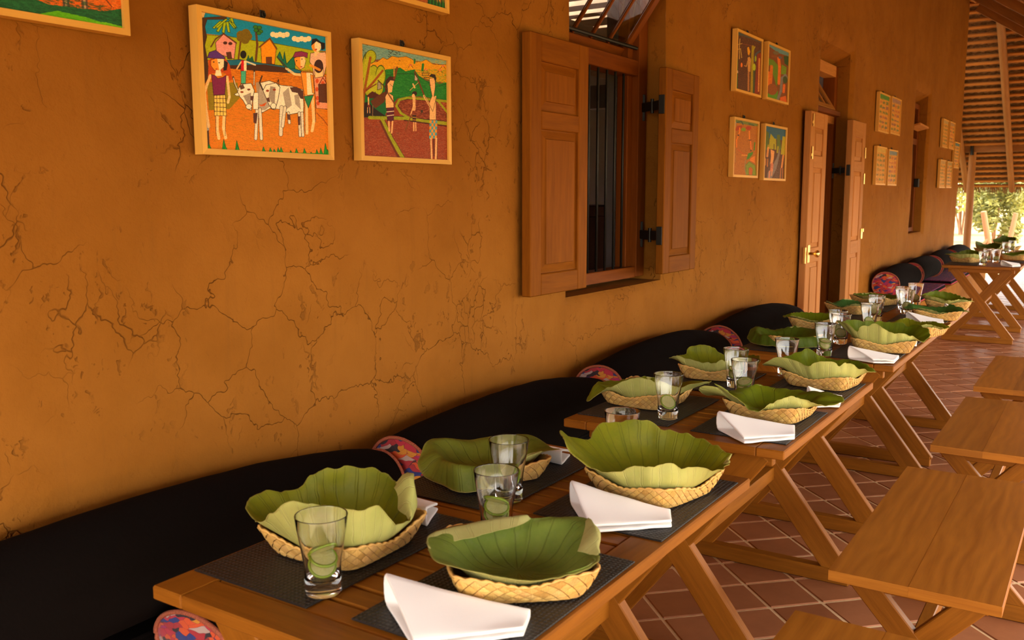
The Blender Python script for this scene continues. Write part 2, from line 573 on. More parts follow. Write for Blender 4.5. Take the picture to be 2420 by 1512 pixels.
ROUNDWOOD = wood('round_timber', (0.30, 0.115, 0.020), (0.16, 0.052, 0.008), 0.65, 1.0, 8.0)
PURLIN = wood('coconut_batten', (0.46, 0.170, 0.022), (0.27, 0.085, 0.010), 0.7, 1.0, 8.0)
FENCEWOOD = wood('fence_timber', (0.30, 0.14, 0.065), (0.20, 0.085, 0.035), 0.8)
THATCH = thatch_material()
IRON = plain('dark_iron', (0.018, 0.014, 0.010), 0.5, 40, 0.4, 0.2, Metallic=0.6)
BRASS = plain('brass', (0.80, 0.52, 0.16), 0.28, 40, 0.2, 0.05, Metallic=1.0)
PANE = glass_material('window_glass', (0.95, 0.97, 0.95))
TUMBLER = glass_material('clear_glass', (1, 1, 1), 0.0, 1.48)
BLACKCLOTH = plain('black_cotton', (0.0042, 0.0026, 0.002), 0.95, 120, 0.5, 0.3, Specular_IOR_Level=0.06)
EMBR = embroidery_material()
PIPING = plain('coloured_piping', (0.30, 0.07, 0.03), 0.8, 260, 1.6, 0.3)
MATW = woven_mat_material()
PADTOP = pad_material()
REDTRIM = plain('red_trim', (0.50, 0.03, 0.05), 0.8, 60, 0.5, 0.1)
LINEN = linen_material()
BASKET = basket_material()
LEAF_TOP = leaf_material('lotus_leaf_top', (0.135, 0.152, 0.005), (0.225, 0.215, 0.007), (0.055, 0.062, 0.006), (0.27, 0.22, 0.02), 0.6)
LEAF_UNDER = leaf_material('lotus_leaf_underside', (0.41, 0.415, 0.105), (0.54, 0.51, 0.150), (0.66, 0.62, 0.22), (0.48, 0.36, 0.10), 1.3)
def lime_mat():
    t = NT('lime_pulp')
    uv = t.n('UVMap').outputs[0]
    n = t.noise(t.mapping(uv, (10, 3, 1)), 3.0, 2).outputs[0]
    col = t.mix(n, (0.66, 0.62, 0.22), (0.80, 0.76, 0.42))
    bs = t.bsdf(col, 0.25)
    tr = t.n('BsdfTranslucent', None, Color=col).outputs[0]
    return t.end(t.n('MixShader', None, _0=0.5, _1=bs, _2=tr).outputs[0])
LIME = lime_mat()
RIND = plain('lime_rind', (0.20, 0.28, 0.015), 0.4, 200, 0.4, 0.2)

# ------------------------------------------------------------------ mud wall with its openings
WY = 1.90
HOLES = [(3.36, 4.366, 1.00, 2.60), (7.14, 8.138, -0.5, 2.60), (11.06, 12.0, 1.0, 2.60)]
def lines(a, b, step, extra):
    s = {round(a + (b - a) * i / max(1, int((b - a) / step)), 4) for i in range(int((b - a) / step) + 1)}
    s |= {a, b}
    for e in extra:
        s = {k for k in s if abs(k - e) > 0.022}
        s.add(e)
    return sorted(s)
def build_wall():
    ex = [v for h in HOLES for e, sg in ((h[0], -1), (h[1], 1)) for v in (e, e + 0.03 * sg)]
    ez = [0.97, 1.0, 2.60, 2.63]
    xs = lines(-2.5, 14.80, 0.09, ex)
    zs = lines(0.0, 5.2, 0.09, ez)
    mb = MB()
    def inhole(x, z):
        return any(h[0] - 1e-4 <= x <= h[1] + 1e-4 and h[2] - 1e-4 <= z <= h[3] + 1e-4 for h in HOLES)
    def edge(x, z):
        if x > 14.79: return 0.03
        for h in HOLES:
            if h[0] - 1e-3 <= x <= h[1] + 1e-3 and h[2] - 1e-3 <= z <= h[3] + 1e-3:
                return 0.028
        return 0.0
    def yy(x, z):
        return WY + 0.012 * mnoise.noise(Vector((x * 1.3, 0.3, z * 1.3))) + 0.005 * mnoise.noise(Vector((x * 5, 3.3, z * 5))) + edge(x, z)
    vi, verts = {}, []
    def gv(i, j):
        if (i, j) not in vi:
            vi[(i, j)] = len(verts)
            verts.append((xs[i], yy(xs[i], zs[j]), zs[j]))
        return vi[(i, j)]
    faces = []
    for i in range(len(xs) - 1):
        for j in range(len(zs) - 1):
            cx, cz = (xs[i] + xs[i + 1]) / 2, (zs[j] + zs[j + 1]) / 2
            if inhole(cx, cz):
                continue
            faces.append([gv(i, j), gv(i + 1, j), gv(i + 1, j + 1), gv(i, j + 1)])
    mb.add(verts, faces)
    # reveals, back face, end face
    Y1, Y2 = 2.11, 2.32
    def quad(a, b, c, d, mi):
        mb.add([a, b, c, d], [[0, 1, 2, 3]], None, mi)
    for (x0, x1, z0, z1) in HOLES:
        z0c = max(z0, 0.0)
        ring = [(x0, z0c), (x1, z0c), (x1, z1), (x0, z1)]
        for k in range(4):
            if z0 < 0 and k == 0:
                continue
            (ax, az), (bx, bz) = ring[k], ring[(k + 1) % 4]
            n = max(1, int(math.hypot(bx - ax, bz - az) / 0.09))
            for q in range(n):
                t0, t1 = q / n, (q + 1) / n
                p = (ax + (bx - ax) * t0, az + (bz - az) * t0); r = (ax + (bx - ax) * t1, az + (bz - az) * t1)
                ya, yb = yy(*p), yy(*r)
                def back(e):      # the reveal closes in a little towards the frame
                    return (e[0], e[1] - (0.10 if e[1] > 2.55 else 0.0))
                pb, rb = back(p), back(r)
                quad((r[0], yb, r[1]), (p[0], ya, p[1]), (pb[0], Y1, pb[1]), (rb[0], Y1, rb[1]), 0)
                def deep(e):
                    return e[0] + (0.11 if e[0] > x1 - 1e-3 else 0.0)
                quad((rb[0], Y1, rb[1]), (pb[0], Y1, pb[1]), (deep(pb), Y2, pb[1]), (deep(rb), Y2, rb[1]), 1)
    HB = [(h[0], h[1] + 0.11, h[2], h[3] - 0.10) for h in HOLES]
    bx = sorted({-2.5, 14.80, *[v for h in HB for v in h[:2]]}); bz = sorted({0.0, 1.0, 2.5, 5.2})
    for i in range(len(bx) - 1):
        for j in range(len(bz) - 1):
            if not any(h[0] < (bx[i] + bx[i + 1]) / 2 < h[1] and h[2] < (bz[j] + bz[j + 1]) / 2 < h[3] for h in HB):
                quad((bx[i + 1], Y2, bz[j]), (bx[i], Y2, bz[j]), (bx[i], Y2, bz[j + 1]), (bx[i + 1], Y2, bz[j + 1]), 1)
    ze = [z for z in zs]
    for j in range(len(ze) - 1):
        a, b = yy(14.80, ze[j]), yy(14.80, ze[j + 1])
        quad((14.80, a, ze[j]), (14.82, 2.0, ze[j]), (14.82, 2.0, ze[j + 1]), (14.80, b, ze[j + 1]), 0)
        quad((14.82, 2.0, ze[j]), (14.82, Y2, ze[j]), (14.82, Y2, ze[j + 1]), (14.82, 2.0, ze[j + 1]), 0)
    quad((-2.5, Y2, 0), (-2.5, WY, 0), (-2.5, WY, 5.2), (-2.5, Y2, 5.2), 0)
    quad((-2.5, WY, 5.2), (14.80, WY, 5.2), (14.80, Y2, 5.2), (-2.5, Y2, 5.2), 0)
    o = mb.obj('wall_back', [MUD, WHITEWASH], smooth=True)
    o.data.set_sharp_from_angle(angle=math.radians(50))
    tag(o, 'ochre mud plaster wall with fine drying cracks along the whole verandah', kind='structure')
build_wall()

# rooms behind the wall
def room():
    mb = MB()
    def slab(c, s, mi=0): mb.box(s, Matrix.Translation(c), 0.001, mi)
    slab((5.56, 7.05, 1.65), (16.0, 0.1, 3.3)); slab((14.26, 7.05, 1.65), (0.8, 0.1, 3.3)); slab((13.71, 7.05, 0.65), (0.32, 0.1, 1.3)); slab((13.71, 7.05, 2.4), (0.32, 0.1, 1.8))
    slab((-2.45, 4.7, 1.65), (0.1, 4.7, 3.3)); slab((14.75, 4.7, 1.65), (0.1, 4.7, 3.3))
    slab((7.4, 6.0, 1.2), (0.12, 2.0, 2.4)); slab((7.4, 3.0, 1.2), (0.12, 1.3, 2.4)); slab((7.4, 4.3, 2.3), (0.12, 1.5, 0.2)); slab((7.4, 4.3, 0.6), (0.12, 1.5, 1.2))
    o = mb.obj('wall_interior', [WHITEWASH]); tag(o, 'white washed walls of the dark room behind the openings', kind='structure')
    mb = MB()
    def cs(x0, x1, y0, y1): mb.box((x1 - x0, y1 - y0, 0.08), Matrix.Translation(((x0 + x1) / 2, (y0 + y1) / 2, 3.34)), 0.001)
    cs(-2.5, 14.8, 2.3, 4.05); cs(-2.5, 14.8, 5.0, 7.1)
    for x0, x1 in ((-2.5, 8.02), (8.22, 8.45), (8.62, 8.80), (8.90, 9.3), (9.42, 14.8)): cs(x0, x1, 4.05, 5.0)
    tag(mb.obj('ceiling_interior', [PALEROOF]), kind='structure')
    mb = MB(); mb.box((17.3, 4.8, 0.04), Matrix.Translation((6.1, 4.72, -0.021)), 0.001)
    tag(mb.obj('floor_interior', [GROUT]), kind='structure')
room()

# mud benches built against the wall
for k, (x0, x1) in enumerate(((-1.2, 6.32), (9.02, 14.8))):
    mb = MB()
    n = int((x1 - x0) / 0.12)
    rows = []
    prof = [(1.47, 0.0), (1.475, 0.2), (1.475, 0.37), (1.485, 0.405), (1.52, 0.42), (1.70, 0.42), (1.925, 0.42)]
    for (y, z) in prof:
        rows.append([(x0 + (x1 - x0) * i / n, y + 0.008 * mnoise.noise(Vector((i * 0.3, z * 4, k * 9.0))), z + (0.004 * mnoise.noise(Vector((i * 0.3, y * 4, 7))) if z > 0.1 else 0)) for i in range(n + 1)])
    mb.grid(rows)
    for i, fl in ((0, False), (n, True)):
        pts = [r[i] for r in rows] + [(rows[0][i][0], 1.925, 0.0)]
        mb.add(pts, [list(range(len(pts)))[::1 if fl else -1]])
    o = mb.obj('wall_bench', [MUD], smooth=True, fix=True)
    o.data.set_sharp_from_angle(angle=math.radians(50))
    tag(o, ['built-in mud bench under the window beside the first tables', 'built-in mud bench along the wall beyond the doorway'][k], kind='structure')

# ------------------------------------------------------------------ tiled floor
def project(p):
    d = Vector(p) - CAM
    z = d.dot(_F)
    if z < 0.05: return None
    return 1210 + FPX * d.dot(_R) / z, 756 - FPX * d.dot(_U) / z, z
floor = bpy.data.objects.new('floor', None); COL.objects.link(floor)
tag(floor, 'terracotta tiles laid diagonally on the verandah floor', kind='structure')
mb = MB(); mb.box((21.5, 4.35, 0.1), Matrix.Translation((7.75, -0.225, -0.0535)), 0.004)
mb.obj('grout_bed', [GROUT], floor)
T = 0.20
rot = Matrix.Rotation(math.radians(45), 4, 'Z')
def tile_mb(mb, size, m): mb.box((size, size, 0.012), m, 0.003, 0)
tiles = []
D = T * math.sqrt(2)
for i in range(-140, 140):
    for j in range(-60, 60):
        x = 3.178 + (i + j) * D / 2
        y = 0.762 + D / 2 + (i - j) * D / 2
        if -2.85 < x < 18.35 and -2.2 < y < 1.80:
            pr = project((x, y, 0))
            vis = pr is not None and 1180 < pr[0] < 2440 and 560 < pr[1] < 1560 and y < 1.42
            tiles.append((0 if vis else 1, pr[2] if pr else 99, x, y))
tiles.sort()
tm = MB(); tm.box((T - 0.0125, T - 0.0125, 0.012), rot, 0.003)
tm = tm.mesh('tile', [TILE])
for k, (v, d, x, y) in enumerate(tiles[:290]):
    o = link('tile', tm, floor, (x, y, -0.006 + rng.uniform(-0.0006, 0.0006)))
    o.rotation_euler = (rng.uniform(-.003, .003), rng.uniform(-.003, .003), rng.uniform(-.006, .006))
mb = MB()
for (v, d, x, y) in tiles[290:]:
    mb.box((T - 0.0125, T - 0.0125, 0.012), Matrix.Translation((x, y, -0.006)) @ rot, 0.003)
tag(mb.obj('tile_field', [TILE], floor), kind='stuff')

# ------------------------------------------------------------------ thatched roof
ceil = bpy.data.objects.new('ceiling', None); COL.objects.link(ceil)
tag(ceil, 'thatched verandah roof on battens and round rafters', kind='structure')
S = 0.66
XE, YE = 18.97, -1.90
def zend(x): return 14.17 - S * x
def zside(y): return 3.022 + S * y
def yhip(x): return 16.89 - x
ang = math.atan(S)
nv_end = Vector((-math.sin(ang), 0, -math.cos(ang)))     # inward normal of the end slope
def thatch_strip(mb, p0, p1, down, nrm, width, seg, o):
    """one course of plaited palm seen from below: scalloped, tilted"""
    p0, p1 = Vector(p0), Vector(p1)
    L = (p1 - p0).length
    rows, uvs = [], []
    for r, (t, off) in enumerate(((0.0, -0.03), (0.24, -0.055), (0.40, 0.022), (0.60, 0.046), (0.78, 0.03), (1.02, -0.03))):
        row, uv = [], []
        for i in range(seg + 1):
            s = i / seg
            w = 0.011 * math.sin(s * L / 0.11 * 2 * math.pi + o) * (1 if 2 <= r <= 4 else 0.2) + 0.01 * mnoise.noise(Vector((s * L * 4 + o, r * 1.7, o)))
            q = p0.lerp(p1, s) + down * (t * width) + nrm * (off + w)
            row.append(q); uv.append((s * L + o, (t * width) + o * 0.37))
        rows.append(row); uvs.append(uv)
    mb.grid(rows, uvs)
down_e = Vector((math.cos(ang), 0, -math.sin(ang)))
mb = MB()
pitch = 0.160
nrow = int((XE - 14.2) / (pitch * math.cos(ang)))
purl = []
for k in range(nrow + 1):
    x = XE - k * pitch * math.cos(ang)
    yh = yhip(x) + 0.02
    y1 = 5.5
    purl.append((x, yh, y1))
    thatch_strip(mb, (x, yh, zend(x)), (x, y1, zend(x)), -down_e, nv_end, pitch, max(8, int((y1 - yh) / 0.035)), k * 1.3)
# outer skin so no daylight leaks through the courses
mb.add([(XE + .05, YE - .05, zend(XE + .05) + .06), (XE + .05, 5.5, zend(XE + .05) + .06), (13.6, 5.5, zend(13.6) + .06), (13.6, 3.3, zend(13.6) + .06)], [[0, 1, 2, 3]], [(0, 0), (5, 0), (5, 5), (0, 5)])
mb.add([(XE + .05, YE - .05, zside(YE - .05) + .06), (13.6, 3.3, zside(3.3) + .06), (-3, 3.3, zside(3.3) + .06), (-3, YE - .05, zside(YE - .05) + .06)], [[0, 1, 2, 3]], [(0, 0), (5, 0), (5, 5), (0, 5)])
nv_s = Vector((0, math.sin(ang), -math.cos(ang))); down_s = Vector((0, -math.cos(ang), -math.sin(ang)))
k = 0
y = YE
while y < 2.9:
    x1 = 16.89 - y
    thatch_strip(mb, (11.5, y, zside(y)), (x1, y, zside(y)), -down_s, nv_s, 0.32, int((x1 - 11.5) / 0.06), k * 0.7 + 3)
    k += 1; y += 0.32 * math.cos(ang)
tag(mb.obj('thatch', [THATCH], ceil, smooth=True), kind='stuff')
for (x, yh, y1) in purl:
    m = MB()
    off = nv_end * 0.055
    m.bar(Vector((x, yh, zend(x))) + off, Vector((x, y1, zend(x))) + off, 0.052, 0.03, up=nv_end, bevel=0.006)
    m.obj('purlin', [PURLIN], ceil)
y = YE
while y < 2.9:
    m = MB(); off = nv_s * 0.06
    m.bar(Vector((8.0, y, zside(y))) + off, Vector((16.85 - y, y, zside(y))) + off, 0.06, 0.03, up=nv_s)
    m.obj('purlin', [PURLIN], ceil)
    y += 0.32 * math.cos(ang)
def pole(name, p0, p1, r0, r1, mat=ROUNDWOOD, parent=ceil, wob=0.012, n=9):
    p0, p1 = Vector(p0), Vector(p1)
    pts, rad = [], []
    s = rng.uniform(0, 50)
    for i in range(n):
        t = i / (n - 1)
        w = Vector((mnoise.noise(Vector((s, t * 3, 0))), mnoise.noise(Vector((s, t * 3, 5))), 0)) * wob
        pts.append(p0.lerp(p1, t) + w); rad.append((r0 + (r1 - r0) * t) * (1 + 0.05 * mnoise.noise(Vector((s, t * 7, 9)))))
    m = MB(); m.tube(pts, rad, 12)
    return m.obj(name, [mat], parent, smooth=True)
for yr in (0.81, 1.55, 2.29, 3.03):
    xt = 16.89 - yr
    o1 = nv_end * 0.125
    pole('rafter', Vector((XE + 0.04, yr, zend(XE + 0.04))) + o1, Vector((max(xt, 14.0), yr, zend(max(xt, 14.0)))) + o1, 0.05, 0.058)
for xr in (11.0, 12.2, 13.4, 14.6, 15.8):
    o1 = nv_s * 0.14
    yt = min(1.7, 16.89 - xr)
    m = MB(); m.bar(Vector((xr, YE, zside(YE))) + o1, Vector((xr, yt, zside(yt))) + o1, 0.07, 0.10, up=nv_s)
    m.obj('rafter', [ROUNDWOOD], ceil)
# hip rafter, two squared timbers one over the other
hd = Vector((1, -1, -S)).normalized()
for dz, w, h in ((0.03, 0.11, 0.16), (0.10, 0.24, 0.16)):
    m = MB(); a = Vector((14.3, 2.59, zend(14.3) + dz)); b = Vector((XE - 0.2, YE + 0.2, zend(XE - 0.2) + dz))
    m.bar(a, b, w, h, up=(0, 0, 1)); m.obj('hip_rafter', [PURLIN], ceil)
m = MB(); m.bar((18.0, -1.0, 2.235), (18.0, 5.3, 2.235), 0.10, 0.115); m.obj('tie_beam', [ROUNDWOOD], ceil)
# ragged palm fringe along the end eave
mb = MB()
for i in range(900):
    y = rng.uniform(YE, 5.4); L = rng.uniform(0.05, 0.20); w = rng.uniform(0.006, 0.016)
    p = Vector((XE + 0.02 + rng.uniform(-0.05, 0.06), y, zend(XE) - 0.01))
    d = Vector((rng.uniform(-.1, .25), rng.uniform(-.35, .35), -1)) * L
    mb.add([p + Vector((0, -w, 0)), p + Vector((0, w, 0)), p + d + Vector((0.01, w * .3, 0)), p + d + Vector((0.01, -w * .3, 0))], [[0, 1, 2, 3]], [(0, y), (w, y), (w, y + L), (0, y + L)])
tag(mb.obj('thatch_fringe', [THATCH], ceil), kind='stuff')
post = thing('timber_post', 'round timber post carrying the tie beam at the far end of the verandah', 'post', (18.0, 2.12, 0))
o = pole('shaft', (0, 0, 0), (0, 0, 2.18), 0.064, 0.058, parent=post, wob=0.02)
m = MB(); m.tube([(-0.075, 0.0, 2.13), (-0.075, 0.01, 2.30)], [0.03, 0.026], 8); m.obj('iron_strap', [IRON], post)

# ------------------------------------------------------------------ garden beyond the verandah
mb = MB()
n = 40
rows = []
for j in range(n + 1):
    rows.append([(-40 + 160 * i / n, -60 + 120 * j / n, -0.13 + (0.25 * mnoise.noise(Vector((i * .4, j * .4, 2))) if (-40 + 160 * i / n) > 23 else 0)) for i in range(n + 1)])
mb.grid(rows)
tag(mb.obj('ground', [ground_material()], smooth=True), 'dry sandy ground of the garden beyond the verandah', kind='structure')

def bush(name, label, loc, size, n, leaf, mats, cat, group=None, stem=0.0, seed=1):
    r = random.Random(seed)
    root = thing(name, label, cat, loc, 0, group)
    fm = MB()
    blobs = [(Vector((r.uniform(-.7, .7) * size[0], r.uniform(-.7, .7) * size[1], stem + size[2] * r.uniform(0.25, 0.95))), r.uniform(.28, .5)) for _ in range(9)]
    for _ in range(n):
        c, br = r.choice(blobs)
        d = Vector((r.gauss(0, 1), r.gauss(0, 1), r.gauss(0, 1))).normalized() * (r.random() ** 0.4)
        p = c + Vector((d.x * br * size[0], d.y * br * size[1], d.z * br * size[2] * .8))
        if p.z < 0.02: p.z = 0.02 + r.random() * 0.2
        a = Vector((r.gauss(0, 1), r.gauss(0, 1), r.gauss(0, .6))).normalized()
        b = a.cross(Vector((r.gauss(0, 1), r.gauss(0, 1), r.gauss(0, 1)))).normalized()
        s = leaf * r.uniform(.6, 1.3)
        fm.add([p - a * s, p + b * s * .42, p + a * s, p - b * s * .42], [[0, 1, 2, 3]])
    f = fm.obj('foliage', mats, root); f['kind'] = 'stuff'
    for k in range(4):
        a = r.uniform(0, 6.28)
        c, br = blobs[k]
        sm = MB(); sm.tube([(0.06 * math.cos(a), 0.06 * math.sin(a), -0.05), c * 0.55 + Vector((0, 0, .05)), c], [0.045, 0.03, 0.012], 6)
        sm.obj('stem', [FENCEWOOD], root)
    return root
F1 = foliage_material('sunlit_foliage', (0.24, 0.25, 0.035), (0.46, 0.42, 0.10))
F2 = foliage_material('green_foliage', (0.095, 0.105, 0.018), (0.32, 0.29, 0.07))
F3 = foliage_material('pale_foliage', (0.30, 0.29, 0.06), (0.55, 0.50, 0.16))
bush('bush', 'tall green bush behind the first leaning fence post', (33, 3.15, -0.13), (1.7, 0.75, 2.2), 5200, 0.10, [F2], 'bush', seed=3)
bush('bush', 'pale yellow bush seen in the gap between mud wall and timber post', (41, 5.1, -0.13), (1.5, 0.7, 2.6), 3600, 0.12, [F3], 'bush', stem=0.7, seed=5)
bush('bush', 'sunlit yellow green bush beyond the second fence post', (40, 3.0, -0.13), (1.5, 0.6, 2.6), 3600, 0.11, [F1], 'bush', stem=0.8, seed=9)
for i, (x, y, h) in enumerate(((52, 8.3, 6.0), (63, 5.0, 7.0), (52, 1.9, 5.6))):
    bush('tree', ['broad tree standing furthest back behind the pale yellow bush', 'tall sunlit tree above the middle of the garden', 'spreading tree at the back beyond the second fence post'][i], (x, y, -0.13), (2.6, 1.6, h * .8), 4200, 0.22, [F1 if i != 1 else F3], 'tree', stem=h * .12, seed=20 + i)

def fence_post(label, p0, p1, r, brace=None):
    p0, p1 = Vector(p0), Vector(p1)
    root = thing('fence_post', label, 'fence post', p0)
    m = MB(); m.tube([(0, 0, -0.1), (p1 - p0) * .5 + Vector((0.02, 0.01, 0)), p1 - p0], [r * 1.1, r, r * 0.95], 12)
    m.obj('shaft', [FENCEWOOD], root, smooth=False)
    if brace:
        m = MB(); m.tube([Vector(b) - p0 for b in brace], [r * .6, r * .55], 10); m.obj('brace', [FENCEWOOD], root)
fence_post('leaning bare fence post with a slanting brace in the garden', (24.2, 2.28, -0.13), (24.0, 2.52, 1.06), 0.066, ((24.0, 2.75, -0.1), (24.1, 2.38, 0.45)))
fence_post('second leaning fence post in the garden without a brace', (24.0, 1.99, -0.13), (24.0, 1.85, 1.03), 0.055)

# ------------------------------------------------------------------ windows and door
def wobj(mb, name, mats, root, parent=None, **kw):
    """link a mesh written in world coordinates under root (or under a part of root that sits at root's base)"""
    o = mb.obj(name, mats, parent or root, **kw)
    if parent is None:
        o.location = -root.location
    return o
def raised_panel(mb, x0, x1, z0, z1, y, bw=0.035):
    """front faces -y"""
    o = rng.uniform(0, 9)
    def ring(d, yy): return [(x0 + d, yy, z0 + d), (x1 - d, yy, z0 + d), (x1 - d, yy, z1 - d), (x0 + d, yy, z1 - d)]
    R = [ring(-0.004, y + 0.010), ring(0.006, y + 0.010), ring(bw, y + 0.002), ring(bw + 0.002, y - 0.004)]
    v = [p for r in R for p in r]
    f, uv = [], []
    for k in range(3):
        for i in range(4):
            j = (i + 1) % 4
            q = [k * 4 + i, k * 4 + j, (k + 1) * 4 + j, (k + 1) * 4 + i]
            f.append(q)
            uv.append([((v[a][2] if i % 2 else v[a][0]) + o, (v[a][0] if i % 2 else v[a][2]) + i) for a in q])
    q = [12, 13, 14, 15]; f.append(q); uv.append([(v[a][2] + o, v[a][0] + 3) for a in q])
    mb.add(v, f, uv)
def leaf(root, name, x0, x1, z0, z1, yf, th, panels, mat, stile=0.075, hinge_x=None, hinge_z=()):
    m = MB()
    yc = yf + th / 2
    m.bar((x0 + stile / 2, yc, z0), (x0 + stile / 2, yc, z1), stile, th, up=(0, 1, 0), bevel=.004)
    m.bar((x1 - stile / 2, yc, z0), (x1 - stile / 2, yc, z1), stile, th, up=(0, 1, 0), bevel=.004)
    zs = [z0] + [v for p in panels for v in p] + [z1]
    for k in range(0, len(zs), 2):
        a, b = zs[k], zs[k + 1]
        m.bar((x0 + stile, yc, (a + b) / 2), (x1 - stile, yc, (a + b) / 2), b - a, th, up=(0, 1, 0), bevel=.004)
    o = wobj(m, name, [mat], root)
    for (a, b) in panels:
        p = MB(); raised_panel(p, x0 + stile, x1 - stile, a, b, yf + 0.004)
        p.box((x1 - x0 - 2 * stile, 0.006, b - a), Matrix.Translation(((x0 + x1) / 2, yf + th * .75, (a + b) / 2)), .001)
        wobj(p, 'raised_panel', [mat], root, o)
    if hinge_x is not None:
        for hz in hinge_z:
            h = MB()
            xe = x1 if hinge_x > x1 else x0
            d = Vector((hinge_x, 2.05, hz)) - Vector((xe, yf + .01, hz))
            p0 = Vector((xe, yf + .012, hz)); p1 = Vector((hinge_x, 2.03, hz))
            h.bar(p0, p1, 0.006, 0.045, bevel=.002)
            h.bar(p0 + Vector((-.004, .01, -.045)), p0 + Vector((-.004, .01, .045)), 0.03, 0.005, up=(1, 0.0, 0), bevel=.002)
            h.bar(p1 + Vector((0, 0, -.065)), p1 + Vector((0, 0, .065)), 0.045, 0.006, up=(1, 0.2, 0), bevel=.002)
            mid = p0.lerp(p1, .5)
            h.tube([mid + Vector((0, 0, -.035)), mid + Vector((0, 0, .035))], 0.009, 8)
            wobj(h, 'hinge', [IRON], root, o)
    return o
def bar_part(root, name, p0, p1, w, th, mat, up=(0, 1, 0), parent=None):
    m = MB(); m.bar(p0, p1, w, th, up=up, bevel=.003)
    return wobj(m, name, [mat], root, parent)
def sash(root, name, x0, x1, zc, yc, hgt, tilt, nm, mat):
    """centre-hung glazed sash; tilt>0 leans the top outward"""
    d = Vector((0, -math.sin(tilt), math.cos(tilt))); nrm = Vector((0, -math.cos(tilt), -math.sin(tilt)))
    c = Vector((0, yc, zc))
    m = MB()
    for x in (x0 + .0225, x1 - .0225):
        m.bar(Vector((x, 0, 0)) + c - d * hgt / 2, Vector((x, 0, 0)) + c + d * hgt / 2, .045, .03, up=nrm)
    for s in (-1, 1):
        q = c + d * s * (hgt / 2 - .0225)
        m.bar(q + Vector((x0 + .045, 0, 0)), q + Vector((x1 - .045, 0, 0)), .045, .03, up=nrm)
    o = wobj(m, name, [mat], root)
    xs = [x0 + .045 + (x1 - x0 - .09) * k / (nm + 1) for k in range(nm + 2)]
    for x in xs[1:-1]:
        m = MB(); m.bar(Vector((x, 0, 0)) + c - d * (hgt / 2 - .045), Vector((x, 0, 0)) + c + d * (hgt / 2 - .045), .014, .022, up=nrm)
        wobj(m, 'muntin', [mat], root, o)
    for k in range(nm + 1):
        m = MB(); a, b = xs[k] + .008, xs[k + 1] - .008
        m.bar(Vector(((a + b) / 2, 0, 0)) + c - d * (hgt / 2 - .04), Vector(((a + b) / 2, 0, 0)) + c + d * (hgt / 2 - .04), b - a, .004, up=nrm, bevel=.0005)
        wobj(m, 'pane', [PANE], root, o)
    return o

# barred window with its two shutters folded back on the wall
w1 = thing('window_1', 'barred wooden window with panelled shutters folded open and a tilted glazed transom', None, (3.86, 2.06, 1.02), kind='structure')
for x in (3.415, 4.30):
    bar_part(w1, 'frame_stile', (x, 2.07, 1.02), (x, 2.07, 2.50), .095, .10, FRAMEWOOD)
for x in (3.505, 4.235):
    bar_part(w1, 'frame_stop', (x, 2.085, 1.06), (x, 2.085, 2.48), .07, .06, FRAMEWOOD)
for z, hgt in ((1.045, .055), (2.058, .075), (2.475, .06)):
    bar_part(w1, 'frame_rail', (3.463, 2.07, z), (4.2525, 2.07, z), hgt, .092, FRAMEWOOD)
for k in range(7):
    x = 3.60 + .0885 * k
    m = MB(); m.tube([(x, 2.045, 1.065), (x, 2.045, 2.03)], .0065, 8); wobj(m, 'iron_bar', [IRON], w1, smooth=True)
m = MB(); m.tube([(3.46, 2.035, 2.155), (4.25, 2.035, 2.155)], .009, 8); wobj(m, 'transom_bar', [IRON], w1, smooth=True)
sash(w1, 'transom_sash', 3.47, 4.25, 2.30, 1.985, .44, math.radians(36), 3, FRAMEWOOD)
SH = [(1.925 - .18, 1.925), (1.12, 1.125 + .555)]
def shut_panels(z0, z1):
    h = z1 - z0
    return [(z0 + .085 * h, z0 + .645 * h), (z0 + .715 * h, z0 + .90 * h)]
leaf(w1, 'shutter', 2.951, 3.40, 1.045, 2.035, 1.842, .042, shut_panels(1.045, 2.035), SHUTTER, .078, 3.43, (1.25, 1.85))
leaf(w1, 'shutter', 4.185, 4.605, 1.045, 2.045, 1.842, .042, shut_panels(1.045, 2.045), SHUTTER, .075, 4.30, (1.235, 1.87))

# double door
d1 = thing('door_1', 'double panelled door of weathered wood, both narrow leaves folded back beside a dark opening', None, (7.64, 2.06, 0), kind='structure')
for x in (7.19, 8.09):
    bar_part(d1, 'frame_stile', (x, 2.07, 0), (x, 2.07, 2.50), .09, .10, PALE_DOOR if x < 7 else FRAMEWOOD)
for z, hgt in ((2.06, .07), (2.455, .09)):
    bar_part(d1, 'frame_rail', (7.235, 2.065, z), (8.045, 2.065, z), hgt, .10, PALE_DOOR)
sash(d1, 'transom_sash', 7.25, 8.03, 2.27, 2.10, .32, math.radians(-32), 3, PALE_DOOR)
bar_part(d1, 'transom_shelf', (7.235, 2.0, 2.105), (8.045, 2.0, 2.105), .07, .04, FRAMEWOOD, up=(0, 0, 1))
DP = [(.14, .94), (1.05, 1.63), (1.72, 1.915)]
L1 = leaf(d1, 'door_leaf', 6.705, 7.145, .02, 2.03, 1.835, .05, DP, PALE_DOOR, .10, 7.17, (.3, 1.65))
L2 = leaf(d1, 'door_leaf', 7.945, 8.42, .02, 2.05, 1.835, .05, DP, PALE_DOOR, .10, 8.08, (.3, 1.64))
m = MB(); m.box((.05, .006, .13), Matrix.Translation((6.76, 1.832, 1.01)), .002); m.box((.02, .02, .12), Matrix.Translation((6.70, 1.845, 1.0)), .002)
wobj(m, 'lock_plate', [BRASS], d1, L1)
m = MB(); m.lathe([(0.0, 0), (.010, .002), (.010, .03), (.024, .04), (.027, .052), (.02, .065), (0.0, .068)], 20)
k = wobj(m, 'door_knob', [BRASS], d1, L1, smooth=True, fix=True); k.rotation_euler = (math.radians(90), 0, 0); k.location = (6.80, 1.832, 1.01)
